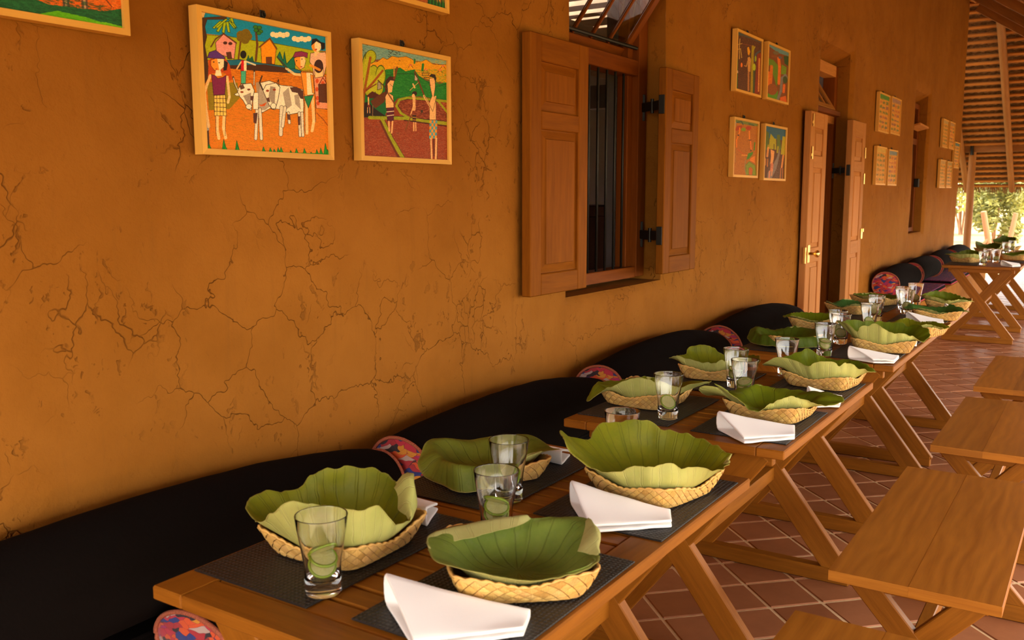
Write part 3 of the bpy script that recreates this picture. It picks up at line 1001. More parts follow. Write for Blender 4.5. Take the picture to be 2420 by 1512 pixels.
for (x, z) in ((6.735, 1.72), (6.735, 1.95)):
    m = MB(); m.tube([(x, 1.828, z - .03), (x, 1.828, z + .06)], .006, 8); m.box((.03, .006, .02), Matrix.Translation((x, 1.832, z)), .001); wobj(m, 'bolt', [BRASS], d1, L1)
m = MB(); m.box((.045, .01, .09), Matrix.Translation((8.405, 1.829, 1.10)), .002); m.box((.02, .02, .03), Matrix.Translation((8.425, 1.826, 1.13)), .002); wobj(m, 'hasp', [BRASS], d1, L2)
for z in (1.56, 1.78):
    m = MB(); m.tube([(8.40, 1.828, z - .03), (8.40, 1.828, z + .06)], .006, 8); wobj(m, 'bolt', [BRASS], d1, L2)

# far window
w2 = thing('window_2', 'second window deep in its reveal beyond the double door with a sash tipped out', None, (11.53, 2.06, 1.0), kind='structure')
for x in (11.11, 11.95):
    bar_part(w2, 'frame_stile', (x, 2.06, 1.0), (x, 2.06, 2.50), .09, .10, PALE_DOOR if x < 11.5 else FRAMEWOOD)
for z, hgt in ((1.03, .05), (2.06, .07), (2.47, .06)):
    bar_part(w2, 'frame_rail', (11.155, 2.06, z), (11.905, 2.06, z), hgt, .10, FRAMEWOOD)
bar_part(w2, 'transom_sash', (11.16, 1.92, 2.21), (11.90, 1.95, 2.21), .13, .022, PALE_DOOR, up=(0, 0.25, 1))
leaf(w2, 'shutter', 11.155, 11.53, 1.055, 2.02, 2.0, .04, shut_panels(1.055, 2.02), PALE_DOOR, .07)
for k in range(4):
    x = 11.60 + .085 * k
    m = MB(); m.tube([(x, 2.045, 1.05), (x, 2.045, 2.03)], .007, 8); wobj(m, 'iron_bar', [IRON], w2, smooth=True)
m = MB(); m.box((.08, .05, .10), Matrix.Translation((11.93, 1.99, 1.58)), .004); wobj(m, 'hinge', [IRON], w2)

# dark things inside the room, seen through the bars
cab = thing('cupboard', 'dark wooden cupboard in the room behind the barred window', 'cupboard', (6.35, 3.7, 0))
m = MB(); m.box((1.0, .9, 1.36), Matrix.Translation((0, 0, .68)), .01); m.obj('body', [FRAMEWOOD], cab)
for s in (-1, 1):
    m = MB(); m.box((.47, .02, 1.2), Matrix.Translation((s * .24, -.46, .68)), .006); d = m.obj('door', [FRAMEWOOD], cab)
    m = MB(); m.box((.02, .03, .1), Matrix.Translation((s * .05, -.48, .75)), .004); m.obj('handle', [IRON], cab, loc=None).parent = d
vase = MB(); vase.lathe([(0.0, 0), (.07, 0), (.12, .10), (.13, .19), (.08, .29), (.06, .33), (.075, .36), (.06, .36), (.045, .33), (0.0, .31)], 24)
tag(vase.obj('vase', [IRON], loc=(6.1, 3.55, 1.362), smooth=True, fix=True), 'dark round vase standing on the cupboard in the room behind the barred window', 'vase')

# ------------------------------------------------------------------ the children's drawings
class Art:
    """a crayon drawing rasterised from its shapes; the shapes are given in the coordinates of quad (TL, TR, BL, BR)"""
    def __init__(self, w, h, quad, bg):
        self.w, self.h = w, h
        tl, tr, bl, br = [np.array(q, float) for q in quad]
        # homography from unit square
        d1, d2, s = tr - br, bl - br, tl - tr + br - bl
        den = d1[0] * d2[1] - d2[0] * d1[1]
        g = (s[0] * d2[1] - d2[0] * s[1]) / den; hh = (d1[0] * s[1] - s[0] * d1[1]) / den
        u, v = np.meshgrid((np.arange(w) + .5) / w, (np.arange(h) + .5) / h)
        den = g * u + hh * v + 1
        self.X = ((tr[0] - tl[0] + g * tr[0]) * u + (bl[0] - tl[0] + hh * bl[0]) * v + tl[0]) / den
        self.Y = ((tr[1] - tl[1] + g * tr[1]) * u + (bl[1] - tl[1] + hh * bl[1]) * v + tl[1]) / den
        self.im = np.empty((h, w, 3)); self.im[:] = np.array(bg) / 255.
        r = np.random.RandomState(w + int(quad[0][0]))
        n = r.rand(h, w)
        self.hn = (n + np.roll(n, 1, 1) + np.roll(n, 2, 1) + np.roll(n, 3, 1) + np.roll(n, 4, 1) + np.roll(n, 5, 1)) / 6
        self.hn = np.clip((self.hn - self.hn.mean()) / self.hn.std() * .2 + .5, 0, 1)
        q = r.rand(h, w); k_ = max(6, w // 40)
        self.hs = sum(np.roll(q, i, 1) for i in range(k_)); self.hs = self.hs + np.roll(self.hs, 1, 0)
        self.hs = np.clip((self.hs - self.hs.mean()) / self.hs.std() * .2 + .5, 0, 1)
        self.n = (n + np.roll(n, 1, 0) + np.roll(n, 1, 1)) / 3
    def _put(self, m, c, a=1.0, grain=0.22):
        c = np.array(c) / 255.
        k = (1 - grain / 2 + grain * self.hn)[m][:, None]
        self.im[m] = self.im[m] * (1 - a) + np.clip(c * k, 0, 1) * a
    def _mask(self, pts):
        m = np.zeros(self.X.shape, bool)
        n = len(pts)
        for i in range(n):
            x1, y1 = pts[i]; x2, y2 = pts[(i + 1) % n]
            if y1 == y2: continue
            c = ((self.Y < y1) != (self.Y < y2)) & (self.X < (x2 - x1) * (self.Y - y1) / (y2 - y1) + x1)
            m ^= c
        return m
    def poly(self, pts, c, line=None, lw=4, a=1.0, grain=0.22):
        self._put(self._mask(pts), c, a, grain)
        if line is not None: self.line(list(pts) + [pts[0]], line, lw)
    def line(self, pts, c, lw=4, a=0.9):
        for (x1, y1), (x2, y2) in zip(pts[:-1], pts[1:]):
            sel = (self.X > min(x1, x2) - lw) & (self.X < max(x1, x2) + lw) & (self.Y > min(y1, y2) - lw) & (self.Y < max(y1, y2) + lw)
            if not sel.any(): continue
            X, Y = self.X[sel], self.Y[sel]
            dx, dy = x2 - x1, y2 - y1
            t = np.clip(((X - x1) * dx + (Y - y1) * dy) / (dx * dx + dy * dy + 1e-9), 0, 1)
            ok = (X - x1 - t * dx) ** 2 + (Y - y1 - t * dy) ** 2 < (lw / 2) ** 2
            m = np.zeros(self.X.shape, bool); m[sel] = ok
            self._put(m, c, a, 0.3)
    def ell(self, x, y, rx, ry, c, line=None, lw=4, a=1.0, grain=0.22):
        d = ((self.X - x) / rx) ** 2 + ((self.Y - y) / ry) ** 2
        self._put(d < 1, c, a, grain)
        if line is not None:
            k = lw / min(rx, ry)
            self._put((d < 1) & (d > (1 - k) ** 2), line, .9)
    def scribble(self, m, c, a=.6, thr=.55):
        self._put(m & (self.hs > thr), c, a)
    def done(self, name):
        im = np.clip(self.im * (0.93 + 0.14 * self.n[..., None]), 0, 1)
        img = bpy.data.images.new(name, self.w, self.h)
        px = np.ones((self.h, self.w, 4), np.float32); px[..., :3] = im[::-1]
        img.pixels.foreach_set(px.ravel())
        img.update(); img.pack()
        t = NT(name)
        tx = t.n('TexImage', {'image': img, 'interpolation': 'Linear', 'extension': 'EXTEND'})
        t.put(tx.inputs['Vector'], t.n('UVMap').outputs[0])
        return t.end(t.bsdf(tx.outputs[0], 0.65, Specular_IOR_Level=0.25))

INK = (45, 30, 20); SKIN = (252, 150, 40); SKIN2 = (255, 205, 140); CREAM = (250, 225, 175)
def art_cows():
    a = Art(760, 590, ((55, 118), (1172, 340), (118, 1365), (1212, 1412)), (222, 122, 10))
    a.poly([(0, 60), (1250, 330), (1250, 480), (1040, 460), (740, 405), (520, 375), (330, 345), (130, 325), (90, 330)], (8, 140, 185))
    a.poly([(100, 330), (330, 348), (520, 378), (740, 408), (1040, 462), (1250, 490), (1250, 690), (900, 640), (640, 590), (330, 560), (100, 560)], (172, 178, 8), (70, 80, 10), 5)
    a.scribble((a.Y > 600) & (a.hn > .4), (235, 140, 10), .6, .55); a.scribble(a.Y > 640, (150, 70, 5), .6, .58); a.scribble(a.Y > 800, (235, 160, 20), .5, .68)
    a.poly([(130, 760), (400, 760), (420, 900), (330, 1000), (150, 1010)], (120, 120, 10), a=.75)
    a.poly([(300, 560), (420, 552), (640, 588), (830, 610), (960, 650), (960, 672), (830, 668), (640, 650), (440, 640), (310, 610)], (20, 105, 130), INK, 5)
    a.poly([(330, 605), (480, 600), (640, 595), (840, 625), (840, 668), (700, 662), (520, 650), (330, 635)], (70, 35, 15))
    a.poly([(50, 118), (115, 130), (95, 190), (95, 600), (110, 640), (110, 740), (90, 830), (60, 500)], (225, 190, 130))
    a.poly([(88, 180), (300, 165), (300, 195), (130, 195), (110, 260), (128, 350), (110, 430), (135, 560), (150, 700), (110, 780), (95, 620)], (75, 45, 25), INK, 4)
    a.poly([(95, 880), (130, 980), (150, 1160), (160, 1365), (118, 1365), (110, 1100)], (80, 50, 30)); a.poly([(105, 1130), (150, 1130), (155, 1190), (108, 1210)], (170, 160, 150))
    for (x, y, dx, dy) in ((250, 210, -60, 60), (265, 220, -40, 80), (285, 215, -10, 95), (305, 215, 20, 90), (325, 210, 50, 60), (330, 190, 55, 70), (300, 190, -85, 75), (340, 180, 20, 40)):
        a.poly([(x - 12, y), (x + dx - 14, y + dy), (x + dx + 8, y + dy + 8), (x + 14, y)], (165, 190, 10), (40, 60, 5), 5)
    a.poly([(205, 400), (275, 325), (385, 405), (370, 548), (215, 500)], (240, 150, 140), (80, 45, 30), 6)
    a.line([(165, 440), (205, 370), (275, 322), (388, 405)], (95, 50, 25), 13)
    a.ell(290, 405, 18, 14, (80, 35, 25)); a.ell(335, 410, 18, 14, (80, 35, 25)); a.poly([(300, 490), (340, 485), (350, 548), (312, 548)], (90, 45, 25), INK, 4)
    a.line([(425, 390), (408, 545)], (105, 55, 15), 16)
    for (x, y, r) in ((425, 330, 36), (470, 320, 42), (495, 345, 32), (465, 375, 38), (420, 360, 30)): a.ell(x, y, r, r, (120, 95, 10))
    a.line([(560, 300), (572, 420), (560, 560)], (100, 50, 15), 20); a.line([(572, 300), (590, 270)], (100, 50, 15), 12)
    for (x, y) in ((555, 260), (590, 265), (600, 300), (560, 290), (585, 315)): a.ell(x, y, 22, 17, (55, 120, 30), (20, 50, 15), 4)
    a.poly([(602, 430), (680, 362), (740, 440), (725, 592), (612, 585)], (250, 150, 5), (90, 50, 15), 5)
    a.line([(590, 440), (682, 362), (742, 455)], (105, 60, 15), 14); a.poly([(650, 530), (700, 528), (700, 590), (652, 590)], (110, 55, 20), INK, 4)
    for x, y, w in ((770, 325, 62), (960, 362, 62)):
        for k in range(5): a.ell(x - w + k * w / 2, y + (k % 2) * 8, w * .38, 24, CREAM, None)
    for p in ([(745, 530), (770, 480), (800, 560), (810, 480), (830, 590), (900, 510), (905, 630), (830, 640)],): a.poly(p, (15, 110, 85), (10, 55, 45), 5)
    for p in ([(475, 560), (495, 510), (505, 545), (530, 520), (545, 570)],): a.poly(p, (20, 90, 60))
    # small person in a red shirt by the water
    a.ell(450, 508, 27, 36, (25, 18, 15)); a.poly([(430, 560), (475, 560), (480, 655), (428, 655)], (205, 15, 30), INK, 3); a.poly([(455, 562), (478, 562), (480, 655), (456, 655)], CREAM)
    a.line([(475, 570), (555, 600)], CREAM, 14); a.line([(430, 575), (395, 635)], SKIN2, 12)
    a.poly([(430, 656), (475, 656), (472, 768), (432, 768)], (70, 175, 135), INK, 3)
    # woman with baby
    a.poly([(1070, 700), (1172, 700), (1200, 995), (1095, 985)], (235, 150, 110), INK, 4)
    for (x, y) in ((1100, 740), (1098, 815), (1104, 895), (1110, 940), (1150, 760)): a.ell(x, y, 14, 20, (215, 80, 30))
    a.poly([(1112, 770), (1190, 765), (1195, 935), (1118, 930)], (90, 45, 25), INK, 4); a.line([(1118, 770), (1150, 710), (1185, 765)], (120, 40, 20), 8)
    a.poly([(1040, 490), (1170, 480), (1190, 560), (1160, 690), (1070, 690), (1055, 600), (1032, 570)], (240, 185, 150), INK, 4)
    a.poly([(1075, 600), (1150, 600), (1155, 700), (1080, 715)], SKIN2, INK, 4); a.ell(1112, 608, 40, 60, (60, 30, 25)); a.line([(1040, 600), (1120, 640)], SKIN, 22)
    a.poly([(1120, 480), (1080, 530), (1070, 470)], SKIN2)
    a.ell(1085, 420, 38, 56, SKIN); a.ell(1103, 425, 30, 50, CREAM); a.poly([(1045, 425), (1052, 365), (1090, 358), (1130, 390), (1165, 400), (1165, 450), (1135, 465), (1128, 405), (1090, 385)], (28, 18, 20))
    a.ell(1088, 458, 9, 7, (200, 50, 30))
    # boy driving the oxen
    a.line([(990, 690), (900, 680), (830, 630)], SKIN2, 22); a.line([(745, 525), (835, 625)], (80, 45, 30), 9)
    a.poly([(955, 660), (1060, 670), (1075, 860), (990, 870)], SKIN, INK, 4); a.poly([(1005, 665), (1060, 670), (1072, 860), (1015, 868)], CREAM)
    a.poly([(1040, 680), (1062, 690), (1078, 850), (1060, 850)], SKIN, INK, 3)
    a.line([(1005, 880), (1015, 1210)], SKIN2, 26); a.line([(1058, 880), (1075, 1100), (1060, 1190)], SKIN2, 26)
    a.line([(993, 900), (1000, 1210)], INK, 4); a.line([(1088, 880), (1090, 1110)], INK, 4)
    a.poly([(985, 880), (1068, 868), (1025, 985)], (30, 130, 80), INK, 4)
    a.poly([(895, 540), (960, 500), (1000, 560), (985, 620), (950, 640), (910, 600)], SKIN, INK, 4); a.poly([(950, 510), (985, 520), (998, 560), (985, 615), (955, 635)], SKIN2)
    a.poly([(885, 530), (905, 482), (960, 475), (1015, 490), (1010, 535), (980, 520)], (140, 40, 85), INK, 4); a.ell(965, 545, 5, 5, INK); a.ell(918, 560, 5, 5, INK); a.ell(960, 615, 10, 5, (190, 40, 30))
    # oxen
    G1, G2 = (165, 145, 125), (250, 232, 200)
    a.poly([(780, 780), (880, 790), (975, 820), (985, 960), (980, 1060), (930, 1030), (860, 1045), (800, 1000), (690, 990), (620, 1030), (560, 980), (600, 760), (680, 740)], G2, INK, 5)
    for p in ([(560, 760), (600, 750), (690, 970), (640, 1010), (590, 1000)], [(800, 850), (850, 800), (880, 960), (830, 1000)], [(900, 870), (940, 860), (960, 1000), (910, 950)]): a.poly(p, G1, a=.85)
    a.poly([(860, 800), (920, 795), (975, 830), (985, 905), (955, 900), (930, 850), (880, 840)], (85, 50, 40))
    for x0, x1, y0, y1, w in ((575, 565, 990, 1265, 24), (600, 615, 1000, 1265, 24), (790, 785, 980, 1225, 30), (820, 800, 980, 1150, 24), (945, 955, 1030, 1235, 20), (970, 980, 1030, 1235, 20), (850, 860, 1030, 1120, 20)):
        a.line([(x0, y0), (x1, y1)], INK, w + 7); a.line([(x0, y0), (x1, y1)], G2, w)
    a.poly([(540, 1035), (580, 1030), (570, 1130), (545, 1120)], (85, 45, 35)); a.poly([(935, 1060), (955, 1060), (955, 1140), (940, 1140)], (85, 45, 35)); a.poly([(840, 1040), (862, 1045), (868, 1095), (845, 1090)], (95, 60, 50))
    a.poly([(590, 950), (610, 960), (660, 935), (640, 970), (605, 972)], (215, 85, 20))
    a.poly([(535, 850), (585, 850), (585, 1000), (540, 1000)], G2, INK, 3)
    a.poly([(625, 830), (650, 780), (740, 760), (775, 800), (760, 900), (735, 1000), (705, 998), (680, 960)], G2, INK, 5); a.poly([(690, 790), (735, 800), (730, 940), (700, 940), (675, 880)], G1)
    a.ell(665, 832, 14, 10, (150, 60, 25)); a.ell(725, 822, 14, 10, (150, 60, 25)); a.ell(718, 968, 26, 28, G2, INK, 4); a.poly([(655, 900), (680, 890), (690, 935), (670, 930)], (90, 50, 40))
    a.line([(622, 820), (595, 760), (615, 700)], INK, 12); a.line([(745, 765), (762, 730), (765, 790)], INK, 7)
    a.poly([(400, 830), (430, 775), (520, 765), (550, 830), (535, 900), (525, 1010), (495, 1000), (450, 920), (405, 870)], G2, INK, 5); a.poly([(450, 880), (520, 850), (520, 960), (490, 950)], G1)
    a.poly([(415, 790), (450, 775), (465, 810), (430, 825)], (100, 65, 50)); a.ell(440, 845, 14, 9, (150, 60, 25)); a.ell(500, 822, 14, 9, (120, 60, 40)); a.ell(502, 975, 28, 26, G2, INK, 4); a.poly([(515, 880), (545, 880), (540, 925), (515, 915)], (90, 50, 40))
    a.line([(405, 830), (375, 770), (362, 710)], INK, 14); a.line([(405, 830), (378, 770), (365, 720)], G2, 7); a.line([(545, 780), (548, 650)], INK, 14); a.line([(545, 780), (548, 665)], G2, 7); a.poly([(372, 865), (405, 850), (420, 880), (390, 880)], G2, INK, 4)
    # woman with a purple cap
    a.poly([(145, 560), (175, 540), (290, 540), (330, 600), (355, 735), (320, 740), (290, 670), (175, 680), (140, 720)], (195, 70, 8)); a.poly([(280, 560), (315, 580), (305, 650), (275, 655)], (40, 25, 20))
    a.line([(160, 700), (110, 850), (125, 1000), (150, 1160)], SKIN2, 24); a.line([(310, 710), (330, 890), (318, 940)], SKIN2, 22)
    a.poly([(165, 560), (215, 540), (280, 550), (278, 620), (240, 660), (195, 650), (165, 610)], SKIN, INK, 4); a.poly([(220, 545), (280, 550), (278, 620), (240, 658)], CREAM); a.poly([(210, 650), (250, 650), (262, 700), (200, 705)], CREAM)
    a.ell(190, 577, 8, 5, INK); a.ell(238, 583, 8, 5, INK); a.ell(215, 640, 10, 5, (190, 60, 40))
    a.poly([(132, 540), (150, 490), (205, 470), (245, 500), (290, 535), (285, 548), (200, 545)], (90, 45, 125), INK, 4)
    a.poly([(170, 690), (205, 700), (225, 725), (270, 715), (300, 695), (290, 870), (190, 875)], (125, 30, 75), INK, 4)
    a.line([(225, 1060), (225, 1180), (240, 1265)], SKIN2, 26); a.line([(285, 1060), (280, 1170), (300, 1260)], SKIN2, 26); a.line([(210, 1060), (215, 1240)], INK, 4); a.line([(300, 1060), (295, 1240)], INK, 4)
    a.poly([(195, 878), (295, 872), (305, 1060), (200, 1060)], (250, 200, 90), INK, 4)
    for k in range(4): a.line([(195, 905 + 38 * k), (303, 905 + 40 * k)], INK, 5)
    for k in range(3): a.line([(218 + 28 * k, 878), (222 + 28 * k, 1058)], INK, 4)
    # grass
    for (x, h) in ((135, 90), (160, 60), (290, 105), (300, 60), (405, 100), (410, 60), (500, 20), (640, 55), (700, 50), (735, 40), (770, 55), (795, 60), (880, 35), (930, 55), (1000, 60), (1060, 30), (1110, 55), (1145, 70), (1185, 115), (1205, 60)):
        yb = 1370 + (x - 118) * .042; a.poly([(x - 24, yb + 20), (x - 8, yb - h), (x + 26, yb + 20)], (30, 140, 35), (15, 70, 25), 4)
    a.poly([(118, 1362), (640, 1382), (1212, 1395), (1212, 1440), (118, 1400)], (35, 145, 35))
    a.line([(1100, 1030), (1160, 1090), (1200, 1145)], (140, 60, 20), 7)
    return a.done('drawing_oxen')

def art_field():
    a = Art(560, 440, ((145, 108), (1065, 303), (200, 1365), (1110, 1405)), (135, 52, 22))
    a.poly([(100, 60), (1120, 260), (1120, 360), (900, 330), (600, 280), (300, 290), (100, 280)], (130, 165, 150)); a.scribble(a.Y < 330, (85, 140, 150), .6, .5)
    a.poly([(145, 265), (200, 310), (330, 320), (395, 268), (440, 290), (490, 255), (560, 268), (640, 258), (700, 285), (740, 320), (800, 315), (850, 292), (930, 345), (1010, 350), (1075, 345), (1090, 560), (900, 520), (760, 470), (640, 430), (430, 420), (150, 420)], (225, 150, 12), (110, 70, 10), 5)
    a.scribble((a.Y < 520) & (a.Y > 300) & (a.hn > .3), (245, 180, 30), .5, .55)
    a.poly([(430, 400), (500, 395), (580, 380), (640, 420), (730, 400), (780, 470), (850, 520), (1000, 560), (1085, 540), (1090, 740), (840, 700), (700, 690), (560, 720), (430, 900), (190, 780), (190, 640)], (18, 110, 35)); a.scribble((a.Y > 400) & (a.Y < 720) & (a.X > 430), (60, 145, 50), .6, .55)
    a.line([(430, 470), (560, 445), (740, 450), (880, 540), (960, 590), (1080, 560)], (20, 50, 25), 5)
    a.poly([(190, 780), (330, 700), (430, 760), (440, 920), (640, 915), (560, 930), (190, 930)], (15, 95, 45))
    a.poly([(190, 770), (250, 760), (320, 830), (440, 915), (190, 930)], (35, 18, 12))
    # fields
    a.poly([(190, 935), (1110, 1000), (1130, 1420), (190, 1400)], (140, 52, 22)); a.scribble(a.Y > 940, (205, 120, 75), .7, .57); a.scribble(a.Y > 940, (85, 25, 12), .5, .64)
    a.poly([(560, 790), (590, 745), (680, 725), (860, 740), (990, 760), (1080, 860), (1090, 970), (700, 930), (620, 880)], (115, 42, 20), (40, 20, 10), 6); a.scribble((a.Y > 740) & (a.Y < 960) & (a.X > 580), (190, 105, 65), .6, .6)
    GR = (150, 160, 15)
    a.line([(270, 932), (640, 938), (900, 975), (1110, 995)], GR, 38); a.line([(270, 912), (640, 918), (900, 955), (1110, 970)], INK, 5); a.line([(640, 960), (1110, 1025)], (70, 25, 12), 14)
    a.line([(690, 935), (600, 880), (550, 800), (580, 735), (660, 712), (840, 725), (1080, 750)], GR, 26); a.line([(985, 740), (1090, 870)], GR, 22)
    a.line([(405, 950), (500, 1160), (640, 1385)], GR, 42); a.line([(385, 975), (470, 1150), (590, 1375)], (95, 38, 15), 22); a.line([(430, 960), (530, 1160), (660, 1385)], INK, 4)
    # tree
    for (x, y, rx, ry) in ((215, 420, 45, 200), (265, 260, 60, 75), (300, 440, 52, 90), (375, 470, 55, 120), (240, 560, 60, 110), (360, 600, 50, 90), (260, 640, 50, 60)): a.ell(x, y, rx, ry, (170, 175, 20), (60, 75, 10), 6)
    for (x, y, rx, ry) in ((230, 430, 40, 170), (290, 560, 60, 100), (365, 500, 45, 100)): a.ell(x, y, rx, ry, (185, 185, 30), None)
    a.line([(190, 870), (205, 650), (240, 420), (262, 270)], (155, 75, 15), 26); a.line([(215, 640), (300, 540), (395, 415)], (150, 65, 15), 24); a.line([(225, 630), (330, 560)], (110, 45, 15), 12)
    a.poly([(230, 690), (290, 640), (330, 660), (380, 690), (350, 715), (250, 720)], (75, 25, 15))
    for (x, y) in [(445 + 22 * (k % 6) + (k * 7) % 11, 180 + 22 * (k // 6) + (k * 5) % 13) for k in range(20)] + [(215, 130), (175, 185), (205, 210), (565, 300)]: a.line([(x, y), (x + 14, y + 6)], (25, 25, 30), 6)
    for (x, y) in ((690, 360), (850, 410), (1000, 415), (1030, 370)): a.line([(x - 25, y + 20), (x, y - 20), (x + 25, y + 25)], (110, 70, 20), 6); a.ell(x, y - 8, 18, 10, (225, 120, 70))
    a.line([(820, 345), (815, 410)], (25, 110, 40), 24); a.line([(730, 290), (730, 330)], (30, 120, 60), 18); a.poly([(810, 440), (890, 440), (880, 470), (820, 470)], (190, 140, 30), INK, 5); a.line([(835, 490), (890, 490)], INK, 8)
    # figures
    S2 = (240, 180, 115)
    a.poly([(275, 750), (350, 690), (430, 640), (440, 700), (420, 760), (330, 830), (300, 800)], (95, 45, 15)); a.line([(300, 800), (300, 920)], (150, 110, 70), 7)
    a.poly([(425, 620), (430, 520), (470, 475), (520, 480), (530, 520), (465, 600), (440, 700)], (65, 30, 20)); a.line([(520, 500), (548, 380)], (120, 60, 15), 24); a.line([(515, 370), (518, 470)], (205, 130, 60), 14)
    a.poly([(430, 700), (455, 650), (515, 690), (525, 820), (440, 830)], S2, INK, 4); a.poly([(450, 560), (480, 520), (520, 525), (505, 600), (500, 650), (460, 660)], S2); a.line([(450, 650), (540, 790)], (110, 60, 25), 14)
    a.line([(475, 560), (510, 590)], INK, 4)
    a.poly([(445, 825), (525, 820), (525, 965), (460, 970)], (85, 20, 45), INK, 4); a.line([(450, 868), (525, 860)], CREAM, 9); a.line([(455, 912), (525, 902)], CREAM, 9)
    a.line([(475, 975), (482, 1080)], S2, 18); a.line([(515, 975), (508, 1100)], S2, 18)
    a.poly([(345, 540), (375, 540), (390, 610), (345, 625)], (165, 150, 130), INK, 5); a.line([(350, 520), (440, 610)], (85, 45, 20), 12)
    a.line([(250, 710), (255, 800)], S2, 16); a.line([(245, 820), (245, 880)], S2, 8); a.line([(268, 820), (270, 880)], S2, 8); a.ell(258, 805, 18, 14, (110, 40, 30))
    a.line([(735, 690), (740, 840)], S2, 30); a.line([(740, 770), (705, 900)], S2, 12); a.ell(740, 665, 26, 26, (50, 25, 15)); a.ell(728, 690, 16, 22, S2); a.line([(712, 900), (655, 1065)], (120, 70, 25), 12)
    a.poly([(722, 900), (762, 900), (765, 985), (728, 980)], (60, 30, 15)); a.line([(728, 925), (765, 930)], (200, 140, 50), 8); a.line([(730, 955), (765, 960)], (200, 140, 50), 8); a.line([(740, 985), (742, 1075)], S2, 14); a.line([(760, 985), (765, 1075)], S2, 12)
    a.ell(822, 860, 12, 18, (60, 40, 25)); a.line([(815, 870), (815, 900)], INK, 4)
    a.line([(735, 425), (840, 680)], (110, 50, 20), 16); a.poly([(735, 450), (770, 500), (765, 525), (735, 520)], (190, 165, 140), INK, 5); a.line([(690, 630), (775, 545)], (200, 150, 90), 8); a.line([(720, 560), (740, 600)], (240, 180, 110), 16)
    a.poly([(890, 500), (950, 490), (955, 600), (945, 690), (968, 760), (975, 955), (905, 955), (900, 760), (925, 690), (905, 600)], S2, INK, 4); a.line([(840, 690), (935, 850), (960, 700)], S2, 22); a.line([(845, 690), (938, 862), (972, 700)], INK, 4)
    a.poly([(885, 475), (910, 450), (950, 455), (965, 500), (955, 540), (935, 490)], (45, 30, 20)); a.ell(900, 572, 12, 5, (110, 50, 30))
    for i in range(4):
        for j in range(6): a.poly([(908 + 20 * i, 958 + 34 * j), (928 + 20 * i, 958 + 34 * j), (928 + 20 * i, 992 + 34 * j), (908 + 20 * i, 992 + 34 * j)], (80, 150, 160) if (i + j) % 2 else (225, 140, 35))
    a.line([(925, 1165), (940, 1385)], S2, 22); a.line([(985, 1165), (985, 1385)], S2, 22); a.line([(918, 1165), (930, 1385)], INK, 4); a.line([(995, 1165), (998, 1385)], INK, 4); a.line([(955, 1170), (965, 1350)], (90, 40, 20), 16)
    return a.done('drawing_field')

def art_market():      # the drawing whose lower edge shows at the top of the picture, in unit coordinates 0..100
    a = Art(460, 360, ((0, 0), (100, 0), (0, 100), (100, 100)), (215, 95, 20))
    a.poly([(0, 0), (100, 0), (100, 30), (0, 34)], (40, 130, 170)); a.poly([(0, 30), (100, 26), (100, 50), (0, 52)], (150, 160, 20))
    a.scribble(a.Y > 45, (245, 140, 50), .6, .5); a.scribble(a.Y > 45, (130, 55, 20), .5, .63)
    for (x, y, w) in ((18, 72, 12), (40, 70, 10), (66, 73, 12), (85, 80, 9)): a.line([(x - w, y + 6), (x - w / 2, y), (x + w / 2, y), (x + w, y + 6)], (110, 50, 20), .9)
    for (x, y0, y1) in ((40, 40, 80), (47, 40, 80), (68, 40, 92), (78, 40, 90), (88, 60, 80)):
        a.line([(x, y0), (x + 1, y1)], (95, 65, 55), 3.6); a.line([(x + .5, y0), (x + 1, y1)], (185, 150, 110), 1.2)
    a.poly([(52, 58), (60, 56), (64, 84), (57, 84)], (205, 145, 15), INK, .8); a.ell(57, 72, 2.5, 4, (130, 85, 10))
    for (x, y) in ((42, 30), (70, 32), (20, 40)): a.ell(x, y, 5, 7, SKIN); a.poly([(x - 6, y + 7), (x + 6, y + 7), (x + 7, y + 26), (x - 7, y + 26)], (130, 40, 80), INK, .8)
    a.poly([(0, 84), (12, 82), (25, 84), (45, 88), (60, 92), (75, 91), (90, 90), (100, 86), (100, 100), (0, 100)], (30, 95, 50)); a.scribble(a.Y > 86, (20, 65, 35), .6, .5)
    a.poly([(52, 100), (64, 95), (80, 96), (95, 99), (100, 100)], (90, 170, 10)); a.poly([(78, 99), (90, 97), (100, 98), (100, 100), (78, 100)], (110, 190, 20))
    return a.done('drawing_market')
def art_brownfield():
    a = Art(460, 360, ((0, 0), (100, 0), (0, 100), (100, 100)), (165, 80, 35))
    a.poly([(0, 0), (100, 0), (100, 36), (0, 36)], (90, 150, 170)); a.poly([(0, 36), (100, 34), (100, 55), (0, 55)], (50, 120, 40))
    a.scribble(a.Y > 55, (220, 145, 85), .65, .55); a.scribble(a.Y > 55, (105, 45, 20), .6, .62)
    a.line([(84, 40), (83, 92)], (70, 35, 15), 1.6); a.line([(90, 60), (92, 94)], (240, 150, 50), 4); a.line([(97, 55), (98, 95)], (240, 150, 50), 3)
    for k in range(12): a.poly([(78 + 2 * k, 100), (79 + 2 * k, 84 + (k * 5) % 9), (81.5 + 2 * k, 100)], (40, 110, 50) if k % 2 else (25, 70, 40))
    return a.done('drawing_brown_field')
